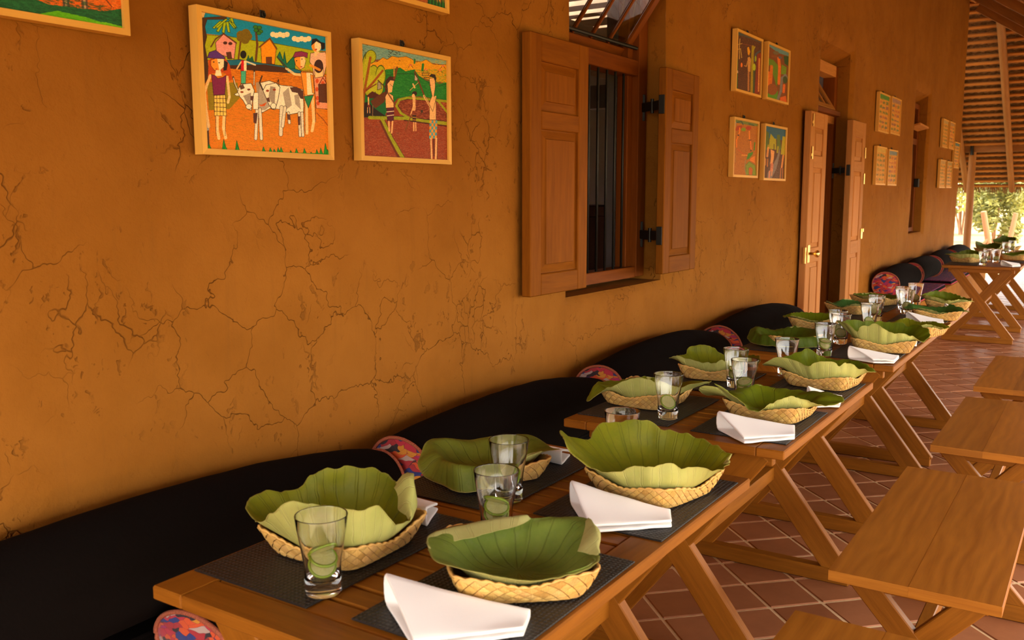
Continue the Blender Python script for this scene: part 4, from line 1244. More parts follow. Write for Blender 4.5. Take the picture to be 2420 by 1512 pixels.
def art_small(k):
    if k == 0:
        a = Art(320, 250, ((158, 165), (548, 345), (140, 1145), (525, 1280)), (78, 38, 14))
        a.poly([(150, 160), (560, 345), (560, 380), (300, 270), (160, 235)], (60, 70, 70)); a.scribble(a.Y > 230, (115, 65, 25), .6, .55)
        for p in ([(205, 300), (195, 470), (200, 640)], [(180, 480), (215, 470), (235, 620)], [(170, 400), (200, 390), (240, 380)]): a.line(p, (190, 150, 75), 14)
        a.line([(245, 385), (320, 400), (450, 430)], (130, 60, 30), 12)
        a.poly([(320, 450), (345, 435), (370, 520), (350, 590), (330, 560)], (220, 150, 10)); a.poly([(325, 620), (360, 600), (385, 650), (375, 870), (330, 860)], (200, 140, 75), INK, 5)
        a.line([(345, 870), (345, 1180)], (185, 120, 70), 28); a.line([(330, 680), (310, 770), (280, 760)], (200, 140, 75), 14); a.ell(235, 745, 14, 40, (240, 120, 40))
        a.line([(410, 430), (395, 1230)], (165, 140, 15), 40); a.line([(440, 440), (400, 520)], (165, 150, 15), 22); a.line([(520, 510), (460, 560), (440, 680)], (70, 80, 95), 30); a.ell(432, 790, 26, 65, (170, 180, 15)); a.ell(455, 640, 14, 50, (150, 160, 20))
        a.poly([(480, 560), (545, 540), (530, 1290), (440, 1250), (470, 800)], (130, 40, 8)); a.line([(515, 640), (505, 1200)], (220, 150, 80), 22); a.line([(430, 850), (430, 1220)], (50, 75, 45), 24); a.line([(165, 640), (160, 1140)], (30, 100, 35), 30)
        a.poly([(150, 840), (180, 835), (185, 880), (150, 885)], (190, 160, 140))
    elif k == 1:
        a = Art(320, 250, ((720, 425), (1003, 540), (672, 1295), (965, 1385)), (120, 62, 16))
        a.poly([(740, 420), (1005, 540), (1005, 600), (860, 560), (740, 470)], (90, 130, 140)); a.poly([(930, 600), (1005, 600), (990, 760), (940, 720)], (40, 70, 25))
        a.poly([(690, 640), (790, 680), (850, 760), (850, 1000), (820, 1110), (740, 760), (690, 800)], (95, 125, 15)); a.poly([(900, 740), (970, 780), (960, 900), (890, 900)], (105, 135, 20)); a.poly([(672, 1240), (840, 1180), (830, 1340), (670, 1300)], (85, 135, 20))
        a.line([(860, 640), (870, 780), (855, 1060)], (225, 110, 20), 40); a.line([(760, 780), (745, 1000), (730, 1160)], (215, 105, 20), 40); a.line([(720, 880), (705, 1100)], (225, 110, 15), 26); a.ell(760, 1160, 70, 95, (140, 70, 20))
        a.line([(830, 1340), (880, 1190), (900, 960), (950, 910), (975, 960)], (120, 115, 125), 36); a.ell(945, 990, 32, 60, (55, 70, 30)); a.line([(930, 1080), (920, 1200)], (225, 100, 20), 34); a.poly([(870, 1290), (950, 1260), (965, 1385), (865, 1350)], (210, 90, 15))
        a.ell(825, 560, 40, 30, (110, 90, 60)); a.ell(880, 630, 24, 20, (90, 90, 110)); a.ell(800, 620, 40, 20, (130, 70, 20))
    elif k == 2:
        a = Art(320, 250, ((170, 170), (595, 265), (160, 1290), (575, 1320)), (180, 105, 12))
        a.scribble(a.Y > 300, (150, 80, 10), .6, .52); a.poly([(170, 160), (595, 260), (590, 320), (400, 290), (175, 240)], (110, 120, 60)); a.line([(220, 240), (300, 220), (330, 280)], (60, 75, 65), 22); a.line([(200, 240), (185, 340)], (140, 130, 130), 26); a.line([(440, 270), (520, 300)], (70, 85, 60), 30)
        a.poly([(190, 400), (230, 310), (310, 300), (320, 340), (230, 410)], (165, 55, 10)); a.ell(430, 355, 48, 40, (170, 50, 10)); a.ell(340, 385, 42, 38, (125, 140, 20))
        a.line([(272, 350), (270, 440), (220, 600), (225, 740)], (235, 120, 20), 20); a.line([(445, 420), (450, 580)], (235, 130, 30), 22); a.line([(470, 620), (485, 800)], (240, 120, 50), 18); a.line([(435, 595), (480, 600)], INK, 12)
        for (x, y) in ((250, 500), (180, 420), (480, 810)): a.ell(x, y, 12, 18, (60, 45, 40))
        a.line([(240, 780), (320, 860), (410, 900)], (190, 80, 20), 14); a.line([(320, 900), (410, 905)], (230, 150, 50), 20)
        a.poly([(430, 870), (520, 830), (510, 890), (440, 980), (400, 990)], (70, 125, 20)); a.poly([(480, 960), (550, 920), (550, 1060), (460, 1010)], (225, 120, 25))
        a.poly([(390, 1100), (450, 1030), (560, 1110), (575, 1310), (400, 1290)], (125, 135, 30), (80, 100, 30), 8); a.poly([(440, 1160), (480, 1130), (520, 1180), (510, 1305), (445, 1290)], (185, 90, 20), (100, 110, 30), 8); a.line([(385, 1000), (375, 1180), (405, 1290)], (130, 130, 90), 10); a.line([(545, 650), (535, 800)], (60, 120, 25), 22); a.line([(200, 760), (205, 1040)], (160, 120, 60), 10)
    else:
        a = Art(320, 250, ((785, 320), (1155, 395), (770, 1355), (1130, 1370)), (85, 45, 18))
        a.poly([(785, 310), (1155, 390), (1150, 620), (785, 560)], (40, 85, 110)); a.poly([(785, 400), (860, 470), (860, 800), (775, 800)], (80, 95, 25)); a.poly([(1000, 500), (1050, 500), (1080, 800), (1000, 800)], (85, 100, 25))
        a.poly([(890, 480), (960, 580), (985, 580), (990, 800), (860, 780), (870, 600)], (165, 150, 5)); a.poly([(1100, 530), (1150, 540), (1140, 900), (1070, 890)], (170, 150, 5)); a.line([(1020, 740), (1010, 850)], (165, 150, 5), 30); a.line([(850, 710), (840, 800)], (165, 140, 10), 26)
        a.poly([(1050, 760), (1060, 860), (1000, 1160), (920, 1350), (840, 1360), (850, 1250), (940, 1100), (1000, 950)], (125, 105, 95)); a.scribble((a.X > 840) & (a.X < 1060) & (a.Y > 1000), (150, 130, 120), .4, .6)
        a.poly([(890, 790), (960, 830), (950, 960), (930, 1080), (890, 1080), (900, 920)], (225, 150, 85)); a.line([(920, 1080), (915, 1200)], (205, 115, 80), 50); a.line([(880, 1220), (875, 1340)], (215, 130, 95), 26); a.line([(925, 1180), (915, 1300)], (215, 140, 95), 22)
        a.line([(850, 760), (835, 930)], (220, 140, 70), 36); a.line([(810, 980), (810, 1100)], (205, 120, 40), 14); a.line([(845, 980), (840, 1130)], (205, 120, 40), 14); a.line([(1115, 910), (1090, 1140)], (220, 135, 60), 30); a.line([(1075, 1160), (1065, 1360)], (190, 110, 40), 16); a.line([(1105, 1160), (1105, 1360)], (190, 110, 40), 12); a.line([(950, 690), (950, 800)], (60, 35, 20), 12)
    return a.done('drawing_small')
def art_rows(seed, top, cols):
    r = random.Random(seed)
    a = Art(120, 96, ((0, 0), (100, 0), (0, 100), (100, 100)), (190, 125, 35))
    a.poly([(0, 0), (100, 0), (100, 12), (0, 14)], top); a.scribble(a.Y > 10, (230, 165, 50), .5, .5)
    n = 6
    for k in range(n):
        y = 18 + 80 * k / n
        for j in range(3):
            x0 = 8 + 30 * j + r.uniform(-4, 4)
            a.poly([(x0, y + r.uniform(-2, 2)), (x0 + 24, y + r.uniform(-3, 3)), (x0 + 24, y + 6), (x0, y + 7)], r.choice(cols), a=.6)
    return a.done('drawing_rows')

def picture(x0, x1, z0, z1, art, label, group=None, near=True, fw=0.0145):
    root = thing('picture_frame', label, 'picture', ((x0 + x1) / 2, WY - .012, (z0 + z1) / 2), 0, group)
    w, h = x1 - x0, z1 - z0
    yf, yb = -.026, .004
    def rail(a, b, horizontal):
        # mitred moulding, front face -y
        o = rng.uniform(0, 9)
        if horizontal:
            s = 1 if a > 0 else -1
            zo, zi = s * h / 2, s * (h / 2 - fw)
            P = [(-w / 2, zo), (w / 2, zo), (w / 2 - fw, zi), (-w / 2 + fw, zi)]
        else:
            s = 1 if a > 0 else -1
            xo, xi = s * w / 2, s * (w / 2 - fw)
            P = [(xo, -h / 2), (xo, h / 2), (xi, h / 2 - fw), (xi, -h / 2 + fw)]
        v = [(p[0], yf, p[1]) for p in P] + [(p[0], yb, p[1]) for p in P]
        f = [[0, 1, 2, 3], [4, 7, 6, 5], [0, 4, 5, 1], [1, 5, 6, 2], [2, 6, 7, 3], [3, 7, 4, 0]]
        L = (lambda p: (p[0], p[2] + p[1])) if horizontal else (lambda p: (p[2], p[0] + p[1]))
        m = MB(); m.add(v, f, [[(L(v[i])[0] + o, L(v[i])[1]) for i in q] for q in f])
        m.obj('frame_rail', [PINE], root, fix=True)
    for hor in (True, False):
        for s in (1, -1): rail(s, 0, hor)
    iw, ih = w / 2 - fw + .002, h / 2 - fw + .002
    m = MB(); v = [(-iw, yf + .008, -ih), (iw, yf + .008, -ih), (iw, yf + .008, ih), (-iw, yf + .008, ih)]
    v += [(p[0], yb - .004, p[2]) for p in v]
    m.add(v, [[0, 1, 2, 3], [4, 7, 6, 5], [0, 4, 5, 1], [1, 5, 6, 2], [2, 6, 7, 3], [3, 7, 4, 0]], [(0, 0), (1, 0), (1, 1), (0, 1)] * 2)
    m.obj('drawing', [art], root)
    m = MB()
    m.box((.017, .003, .034), Matrix.Translation((0, -.002, h / 2 + .008)), .001)
    m.tube([(math.cos(t) * .006, -.007, h / 2 + .014 + math.sin(t) * .006) for t in [k * math.pi / 5 for k in range(11)]], .002, 6, caps=False)
    m.obj('hanger', [IRON], root)
    return root
R0 = [(60, 70, 90), (90, 90, 50), (170, 80, 40), (60, 95, 40), (110, 60, 80)]
R1 = [(95, 85, 40), (130, 110, 40), (160, 90, 20), (90, 100, 40)]
PICS = [
 ((1.478, 1.929, 1.532, 1.884), art_cows(), 'pine framed crayon drawing of two white oxen among villagers'),
 ((2.042, 2.484, 1.535, 1.885), art_field(), 'pine framed drawing of farmers with hoes in brown fields'),
 ((0.850, 1.297, 1.785, 2.135), art_market(), 'pine framed drawing cut by the picture edge, green grass under orange ground'),
 ((2.035, 2.480, 2.020, 2.370), art_brownfield(), 'pine framed drawing of brown ground with a grass tuft, hung above the hoeing farmers'),
 ((5.205, 5.668, 2.028, 2.376), art_small(0), 'framed drawing of a figure in dark brown night, upper one beside the window shutter'),
 ((5.769, 6.232, 2.030, 2.381), art_small(1), 'framed drawing of orange figures on green, upper one on the door side'),
 ((5.203, 5.650, 1.539, 1.883), art_small(2), 'framed ochre drawing with a green hut, lower one beside the window shutter'),
 ((5.765, 6.230, 1.528, 1.881), art_small(3), 'framed drawing of walkers on a grey road under blue sky'),
 ((9.034, 9.500, 2.018, 2.378), art_rows(1, (70, 120, 30), R0), 'small framed sheet with a green top, upper left of the four beyond the door'),
 ((9.589, 10.060, 2.028, 2.386), art_rows(2, (150, 110, 100), R0), 'small framed sheet with a pale top, upper right of the four beyond the door'),
 ((9.035, 9.480, 1.530, 1.888), art_rows(3, (190, 150, 60), R1), 'small framed yellowish sheet, lower left of the four beyond the door'),
 ((9.581, 10.02, 1.529, 1.881), art_rows(4, (110, 120, 130), R0), 'small framed sheet with a blue grey top, lower right of the four beyond the door'),
 ((12.824, 13.27, 2.038, 2.395), art_rows(5, (170, 140, 90), R1), 'farthest group of frames, upper left one'),
 ((13.375, 13.84, 2.043, 2.399), art_rows(6, (160, 120, 80), R0), 'farthest group of frames, upper right one'),
 ((13.922, 14.40, 1.807, 2.161), art_rows(7, (70, 100, 110), R0), 'farthest group of frames, single one at mid height by the wall corner'),
 ((12.769, 13.25, 1.527, 1.885), art_rows(8, (170, 130, 70), R1), 'farthest group of frames, lower left one'),
 ((13.350, 13.82, 1.531, 1.881), art_rows(9, (150, 120, 60), R0), 'farthest group of frames, lower right one'),
]
for i, (b, a, l) in enumerate(PICS):
    picture(*b, a, l, 'framed drawings on the mud wall')

# ------------------------------------------------------------------ bolsters and seat pads
def bolster(label, x0, x1, yc, zc, r, seed, group='black bolsters along the mud wall', dy1=0.0, tn=.95, tf=.66, zs=1.0):
    root = thing('bolster', label, 'bolster', (x0, yc, zc), 0, group)
    L = x1 - x0
    n, seg = 40, 40
    rows = []
    for i in range(n + 1):
        s = i / n
        en, ef = s * L, (1 - s) * L
        taper = (tn + (1 - tn) * min(1.0, en / 0.15) ** 0.6) * (tf + (1 - tf) * min(1.0, ef / 0.42) ** 0.55)
        row = []
        for k in range(seg):
            t = 2 * math.pi * k / seg
            w = 1 + 0.045 * mnoise.noise(Vector((s * L * 2.4, math.cos(t) * 0.9 + seed, math.sin(t) * 0.9))) + 0.012 * mnoise.noise(Vector((s * L * 14, math.cos(t) * 3 + seed, math.sin(t) * 3)))
            rr = r * taper * w
            y, z = rr * math.cos(t), rr * math.sin(t) * zs
            z = max(z, -(zc - 0.482) + 0.020) if zs == 1.0 else z
            row.append((s * L, y + dy1 * s, z + (0.034 * math.sin(s * math.pi) - 0.020 if zs == 1.0 else 0.0)))
        rows.append(row)
    m = MB(); m.grid(rows, wrap=True)
    m.obj('cover', [BLACKCLOTH], root, smooth=True, fix=True)
    for side, row, sg in (('near', rows[0], -1), ('far', rows[-1], 1)):
        c = Vector((row[0][0], sum(p[1] for p in row) / seg, sum(p[2] for p in row) / seg))
        m = MB(); R = []
        for q, f in enumerate((1.0, 0.93, 0.8, 0.6, 0.4, 0.2, 0.05)):
            R.append([tuple(c + (Vector(p) - c) * f + Vector((sg * 0.020 * (1 - f ** 2), 0, 0)) + Vector((sg * 0.005 * mnoise.noise(Vector((p[1] * 12 * f, p[2] * 12 * f, seed))), 0, 0)) * (1 if q else 0)) for p in row])
        m.grid(R, wrap=True); m.add(R[-1], [list(range(seg))])
        m.obj('end_cap', [EMBR], root, smooth=True, fix=True)
        m = MB(); m.tube([Vector(p) + (Vector(p) - c) * 0.012 + Vector((sg * 0.003, 0, 0)) for p in row] + [Vector(row[0])], 0.0055, 6, caps=False)
        m.obj('piping', [PIPING], root, smooth=True)
    return root
BZ = 0.615
bolster('black bolster against the wall behind the first table', 0.42, 1.985, 1.762, BZ, 0.133, 1.0)
bolster('black bolster behind the gap of first and second tables, embroidered end showing', 2.03, 3.29, 1.725, BZ - .004, 0.132, 2.0)
bolster('black bolster behind the second table and below the barred window', 3.335, 4.69, 1.742, BZ + .006, 0.133, 3.0)
bolster('last black bolster before the double door, behind the third table', 4.735, 6.12, 1.742, BZ + .004, 0.136, 4.0)
for i, (a, b) in enumerate(((9.12, 10.40), (10.445, 11.74), (11.785, 13.08), (13.125, 14.5))):
    bolster(['black bolster just past the double door, its whole round embroidered end in view', 'second black bolster past the double door', 'third black bolster past the double door, under the second window', 'black bolster nearest the far wall corner'][i],
            a, b, 1.742, 0.612 + .004 * i, 0.128, 6.0 + i, tf=.84)
bolster('spare black bolster lying lower, its bright embroidered end under the first table corner', 1.14, 1.62, 1.535, 0.500, 0.130, 11.0, zs=.58)
def pad(label, x0, x1, y0, y1, z0=0.424, h=0.040, top=None):
    root = thing('seat_pad', label, 'cushion', ((x0 + x1) / 2, (y0 + y1) / 2, z0), 0, 'seat pads on the mud benches')
    m = MB(); m.box((x1 - x0, y1 - y0, h), Matrix.Translation((0, 0, h / 2)), .006); m.obj('side_band', [BLACKCLOTH], root)
    m = MB(); m.box((x1 - x0 - .008, y1 - y0 - .008, .010), Matrix.Translation((0, 0, h + .002)), .004); m.obj('woven_top', [top or PADTOP], root)
    m = MB(); zz = .006
    P = [(-(x1 - x0) / 2, -(y1 - y0) / 2), ((x1 - x0) / 2, -(y1 - y0) / 2), ((x1 - x0) / 2, (y1 - y0) / 2), (-(x1 - x0) / 2, (y1 - y0) / 2)]
    m.tube([(p[0], p[1], zz) for p in P + P[:1]], .006, 6, caps=False); m.obj('trim', [REDTRIM], root)
for i, (a, b) in enumerate(((9.15, 10.95), (11.38, 12.95), (13.05, 14.6))):
    pad(['flat purple woven seat pad in front of the first far bolsters', 'flat purple woven seat pad stepping forward beyond a gap in the row', 'flat purple woven seat pad at the far end of the bench'][i], a, b, 1.475, 1.87)
pad('long dark seat pad under the bolsters by the first table', -0.6, 2.4, 1.74, 1.88, h=.030, top=BLACKCLOTH)
pad('long dark seat pad under the bolsters by the third table', 2.42, 6.2, 1.74, 1.88, h=.030, top=BLACKCLOTH)

# ------------------------------------------------------------------ tables and benches
def x_frame(root, x, yc, top, half_t, half_b, w, th, topw):
    """two crossing legs in the plane across the table, a rail under the top and a rail on the floor"""
    for s in (1, -1):
        a = Vector((x, yc + s * half_t, top)); b = Vector((x, yc - s * half_b, 0.03))
        d = (b - a).normalized()
        m = MB(); m.bar(a - d * 0.0, b + d * 0.012, w, th - (0.001 if s < 0 else 0), up=(1, 0, 0), bevel=.003)
        m.obj('leg', [TEAK], root)
    m = MB(); m.bar((x, yc - topw, top - .018), (x, yc + topw, top - .018), th - .007, 0.045); m.obj('top_rail', [TEAK], root)
    m = MB(); m.bar((x, yc - half_b - .03, 0.029), (x, yc + half_b + .03, 0.029), th + .012, 0.055); m.obj('foot_rail', [TEAK], root)
TY0, TY1 = 0.690, 1.372
def make_table(label, x0, x1):
    L = x1 - x0
    root = thing('slatted_table', label, 'table', (x0, 0, 0), 0, 'slatted tables in a row')
    th = 0.026; zc = 0.75 - th / 2; fw = 0.078
    for y in (TY0 + fw / 2, TY1 - fw / 2):
        m = MB(); m.box((L, fw, th), Matrix.Translation((L / 2, y, zc)), .003); m.obj('frame_board', [TEAK], root)
    for x in (fw / 2, L - fw / 2):
        m = MB(); m.box((fw, TY1 - TY0 - 2 * fw - .001, th), Matrix.Translation((x, (TY0 + TY1) / 2, zc)), .003); m.obj('frame_board', [TEAK], root)
    n = int((L - 2 * fw) / 0.058)
    p = (L - 2 * fw) / n
    sm = MB(); sm.box((p - .009, TY1 - TY0 - 2 * fw - .002, .018), None, .0025, uvo=(0, 0)); sm = sm.mesh('slat', [TEAK])
    for k in range(n):
        link('slat', sm, root, (fw + p * (k + .5), (TY0 + TY1) / 2, 0.75 - .0115))
    yc = (TY0 + TY1) / 2
    for yb in (.84, 1.22):
        m = MB(); m.bar((fw, yb, .75 - .035), (L - fw, yb, .75 - .035), .04, .02); m.obj('batten', [TEAK], root)
    for x in (.085, L - .105):
        x_frame(root, x, yc, 0.722, 0.245, 0.285, 0.085, 0.035, 0.29)
    m = MB(); m.bar((.085, yc, .382), (L - .105, yc, .382), .05, .05); m.obj('stretcher', [TEAK], root)
    return root
TABLES = [(0.937, 2.115), (2.39, 3.485), (3.86, 5.0), (5.09, 6.165), (9.86, 10.98), (11.95, 13.1)]
TL = ['first slatted wooden table of the row, its near end fully in view', 'second slatted wooden table of the row, level with the window shutter', 'third slatted wooden table of the row, with the drooping leaf tip at its edge', 'fourth slatted wooden table of the row, the one before the doorway',
      'far slatted wooden table past the doorway, its crossed legs seen end on', 'farthest slatted wooden table, behind the one with crossed legs seen end on']
for (a, b), l in zip(TABLES, TL):
    make_table(l, a, b)
def make_bench(label, x0, x1, y0, y1):
    L, W = x1 - x0, y1 - y0
    root = thing('bench', label, 'bench', (x0, 0, 0), 0, 'low benches on the aisle side')
    th = 0.028; k = 2
    split = [0, W * rng.uniform(.46, .56), W]
    for i in range(k):
        a, b = split[i], split[i + 1]
        e = .0012 * i
        m = MB(); m.box((L, b - a + e, th), Matrix.Translation((L / 2, y0 + (a + b - e) / 2, .451 - th / 2 - .0004 * i)), .0004); m.obj('seat_board', [TEAK_TOP], root)
    yc = (y0 + y1) / 2
    for x in (.10, L - .10):
        x_frame(root, x, yc, 0.4225, 0.155, 0.195, 0.062, 0.032, 0.17)
    m = MB(); m.bar((.10, yc, .235), (L - .10, yc, .235), .035, .04); m.obj('stretcher', [TEAK], root)
make_bench('low wooden bench cut off by the bottom of the picture, beside the first table', 1.0, 2.10, 0.160, 0.565)
make_bench('low wooden bench with swirling grain on its wide top, beside the second table', 2.385, 3.50, 0.152, 0.560)
make_bench('low wooden bench beside the third table', 3.86, 4.91, 0.135, 0.538)
make_bench('low wooden bench beside the fourth table', 5.20, 6.30, 0.135, 0.538)

# ------------------------------------------------------------------ place mats
MATS = [(1.018, 1.50, 1.075, 1.362, 'first table, wall side, near end'), (1.03, 1.492, 0.70, 0.985, 'first table, aisle side, near end'),
        (1.57, 2.05, 1.07, 1.362, 'first table, wall side, far end'), (1.612, 2.058, 0.70, 1.0, 'first table, aisle side, far end'),
        (2.465, 2.90, 1.06, 1.365, 'second table, wall side, near end'), (2.457, 2.90, 0.705, 0.985, 'second table, aisle side, near end'),
        (3.00, 3.43, 1.07, 1.362, 'second table, wall side, far end'), (3.0, 3.43, 0.705, 0.985, 'second table, aisle side, far end'),
        (3.94, 4.38, 1.07, 1.362, 'third table, wall side, near end'), (3.94, 4.38, 0.705, 0.985, 'third table, aisle side, near end'),
        (4.50, 4.93, 1.07, 1.362, 'third table, wall side, far end'), (4.50, 4.93, 0.705, 0.985, 'third table, aisle side, far end'),
        (5.16, 5.60, 1.07, 1.362, 'fourth table, wall side, near end'), (5.16, 5.60, 0.705, 0.985, 'fourth table, aisle side, near end'),
        (5.67, 6.10, 1.07, 1.362, 'fourth table, wall side, far end'), (5.67, 6.10, 0.705, 0.985, 'fourth table, aisle side, far end'),
        (9.95, 10.40, 1.07, 1.362, 'table past the doorway, wall side'), (10.5, 10.92, 0.705, 0.985, 'table past the doorway, aisle side')]
for (x0, x1, y0, y1, w) in MATS:
    m = MB(); m.box((x1 - x0, y1 - y0, .003), None, .001, uvo=(0, 0))
    o = m.obj('place_mat', [MATW], loc=((x0 + x1) / 2, (y0 + y1) / 2, .7517))
    tag(o, 'black woven place mat: ' + w, 'place mat', 'black woven place mats')

# ------------------------------------------------------------------ palm baskets and lotus leaves
BH = 0.044
def sq_r(phi, a, n):
    return a / (abs(math.cos(phi)) ** n + abs(math.sin(phi)) ** n) ** (1.0 / n)
def rim_h(phi, rot):
    c = math.cos(4 * (phi - rot - math.pi / 4))
    return BH * (1.02 + 0.22 * c)
def wall_pt(phi, t, rot, off=0.0):
    """outer wall of a basket: t 0 at the foot, 1 at the rim"""
    a = 0.101 + 0.022 * t ** 0.8
    n = 5.5 + 3.5 * t
    r = sq_r(phi - rot, a, n) + off
    return Vector((r * math.cos(phi), r * math.sin(phi), 0.003 + t * (rim_h(phi, rot) - 0.003)))
def basket(label, c, az, rot_deg, seed, sc=1.0):
    r = random.Random(seed)
    root = thing('palm_basket', label, 'basket', (c[0], c[1], .7535), az - math.pi / 2, 'woven palm baskets')
    root.scale = (sc, sc, sc)
    rot = math.radians(rot_deg) + math.pi / 4 - math.pi / 2
    N = 96
    ph = [2 * math.pi * k / N for k in range(N)]
    rows = [[(0.6 * wall_pt(p, 0, rot).x, 0.6 * wall_pt(p, 0, rot).y, 0.004) for p in ph]]
    rows = []
    for f in (0.02, 0.5, 0.93):
        rows.append([tuple(Vector((wall_pt(p, 0, rot).x * f, wall_pt(p, 0, rot).y * f, 0.0))) for p in ph])
    for t in (0.0, .25, .5, .75, 1.0):
        rows.append([tuple(wall_pt(p, t, rot, -.001)) for p in ph])
    for t in (1.0, .7, .4, .1):
        rows.append([tuple(wall_pt(p, t, rot, -.005) + Vector((0, 0, .002))) for p in ph])
    for f in (0.9, 0.5, 0.02):
        rows.append([(wall_pt(p, 0, rot, -.005).x * f, wall_pt(p, 0, rot, -.005).y * f, .004) for p in ph])
    uv = [[(k / N * .9, i * .02) for k in range(N)] for i in range(len(rows))]
    m = MB(); m.grid(rows, uv, wrap=True, col=(.46, .38, .30))
    m.obj('shell', [BASKET], root, smooth=True, fix=True)
    # plaited strips: small over-and-under diamonds on the wall
    m = MB()
    per = 40
    nr = 2.5
    J = 5
    dphi = 2 * math.pi / per
    # equal arc length steps along the perimeter
    M_ = 720
    acc = [0.0]
    pp = [wall_pt(2 * math.pi * k / M_, .6, rot) for k in range(M_ + 1)]
    for k in range(M_): acc.append(acc[-1] + (pp[k + 1] - pp[k]).length)
    def phi_at(s):
        s = (s % 1.0) * acc[-1]
        lo, hi = 0, M_
        while hi - lo > 1:
            md = (lo + hi) // 2
            if acc[md] <= s: lo = md
            else: hi = md
        return 2 * math.pi * (lo + (s - acc[lo]) / max(1e-9, acc[hi] - acc[lo])) / M_
    hw = 0.5 / per
    ht = 0.5 / nr
    for i in range(per):
        for j in range(J + 1):
            s = (i + .5 * (j % 2)) / per
            t = j * ht
            q = [(s - hw * .93, t), (s, t - ht * .93), (s + hw * .93, t), (s, t + ht * .93)]
            if j == 0: q[1] = (s, 0.02)
            if j == J: q[3] = (s, 1.0)
            up = 1 if j % 2 else -1
            P = []
            for n_, (ss, tt) in enumerate(q):
                o = .0006
                if up > 0 and n_ in (0, 1): o = .0020
                if up < 0 and n_ in (1, 2): o = .0020
                P.append(wall_pt(phi_at(ss), min(1, max(0.02, tt)), rot, o))
            P.append(wall_pt(phi_at(s), min(.99, max(.05, t)), rot, r.uniform(.0014, .0024)))
            g = r.uniform(.80, 1.12); w = r.uniform(.94, 1.06)
            colr = (g, g * w, g * w * r.uniform(.85, 1.1))
            if r.random() < .08: colr = (g * .78, g * .72, g * .6)
            uvq = [(ss * .9, tt * .05 + i * .37) if up > 0 else (tt * .05 + i * .37, ss * .9) for ss, tt in q + [(s, t)]]
            m.add(P, [[0, 1, 4], [1, 2, 4], [2, 3, 4], [3, 0, 4]], uvq, 0, colr)
    o = m.obj('plaited_strips', [BASKET], root, fix=False); o['kind'] = 'stuff'
    m = MB()
    rim = [wall_pt(2 * math.pi * k / 132, 1.0, rot, -.002) + Vector((0, 0, .0012 * (1 if k % 3 else -1))) for k in range(133)]
    m.tube(rim, [.0028 * (1.15 if k % 3 == 1 else .85) for k in range(133)], 6, caps=False, col=(1.04, 1.0, .92))
    m.obj('rim', [BASKET], root, smooth=True)
    return root, rot

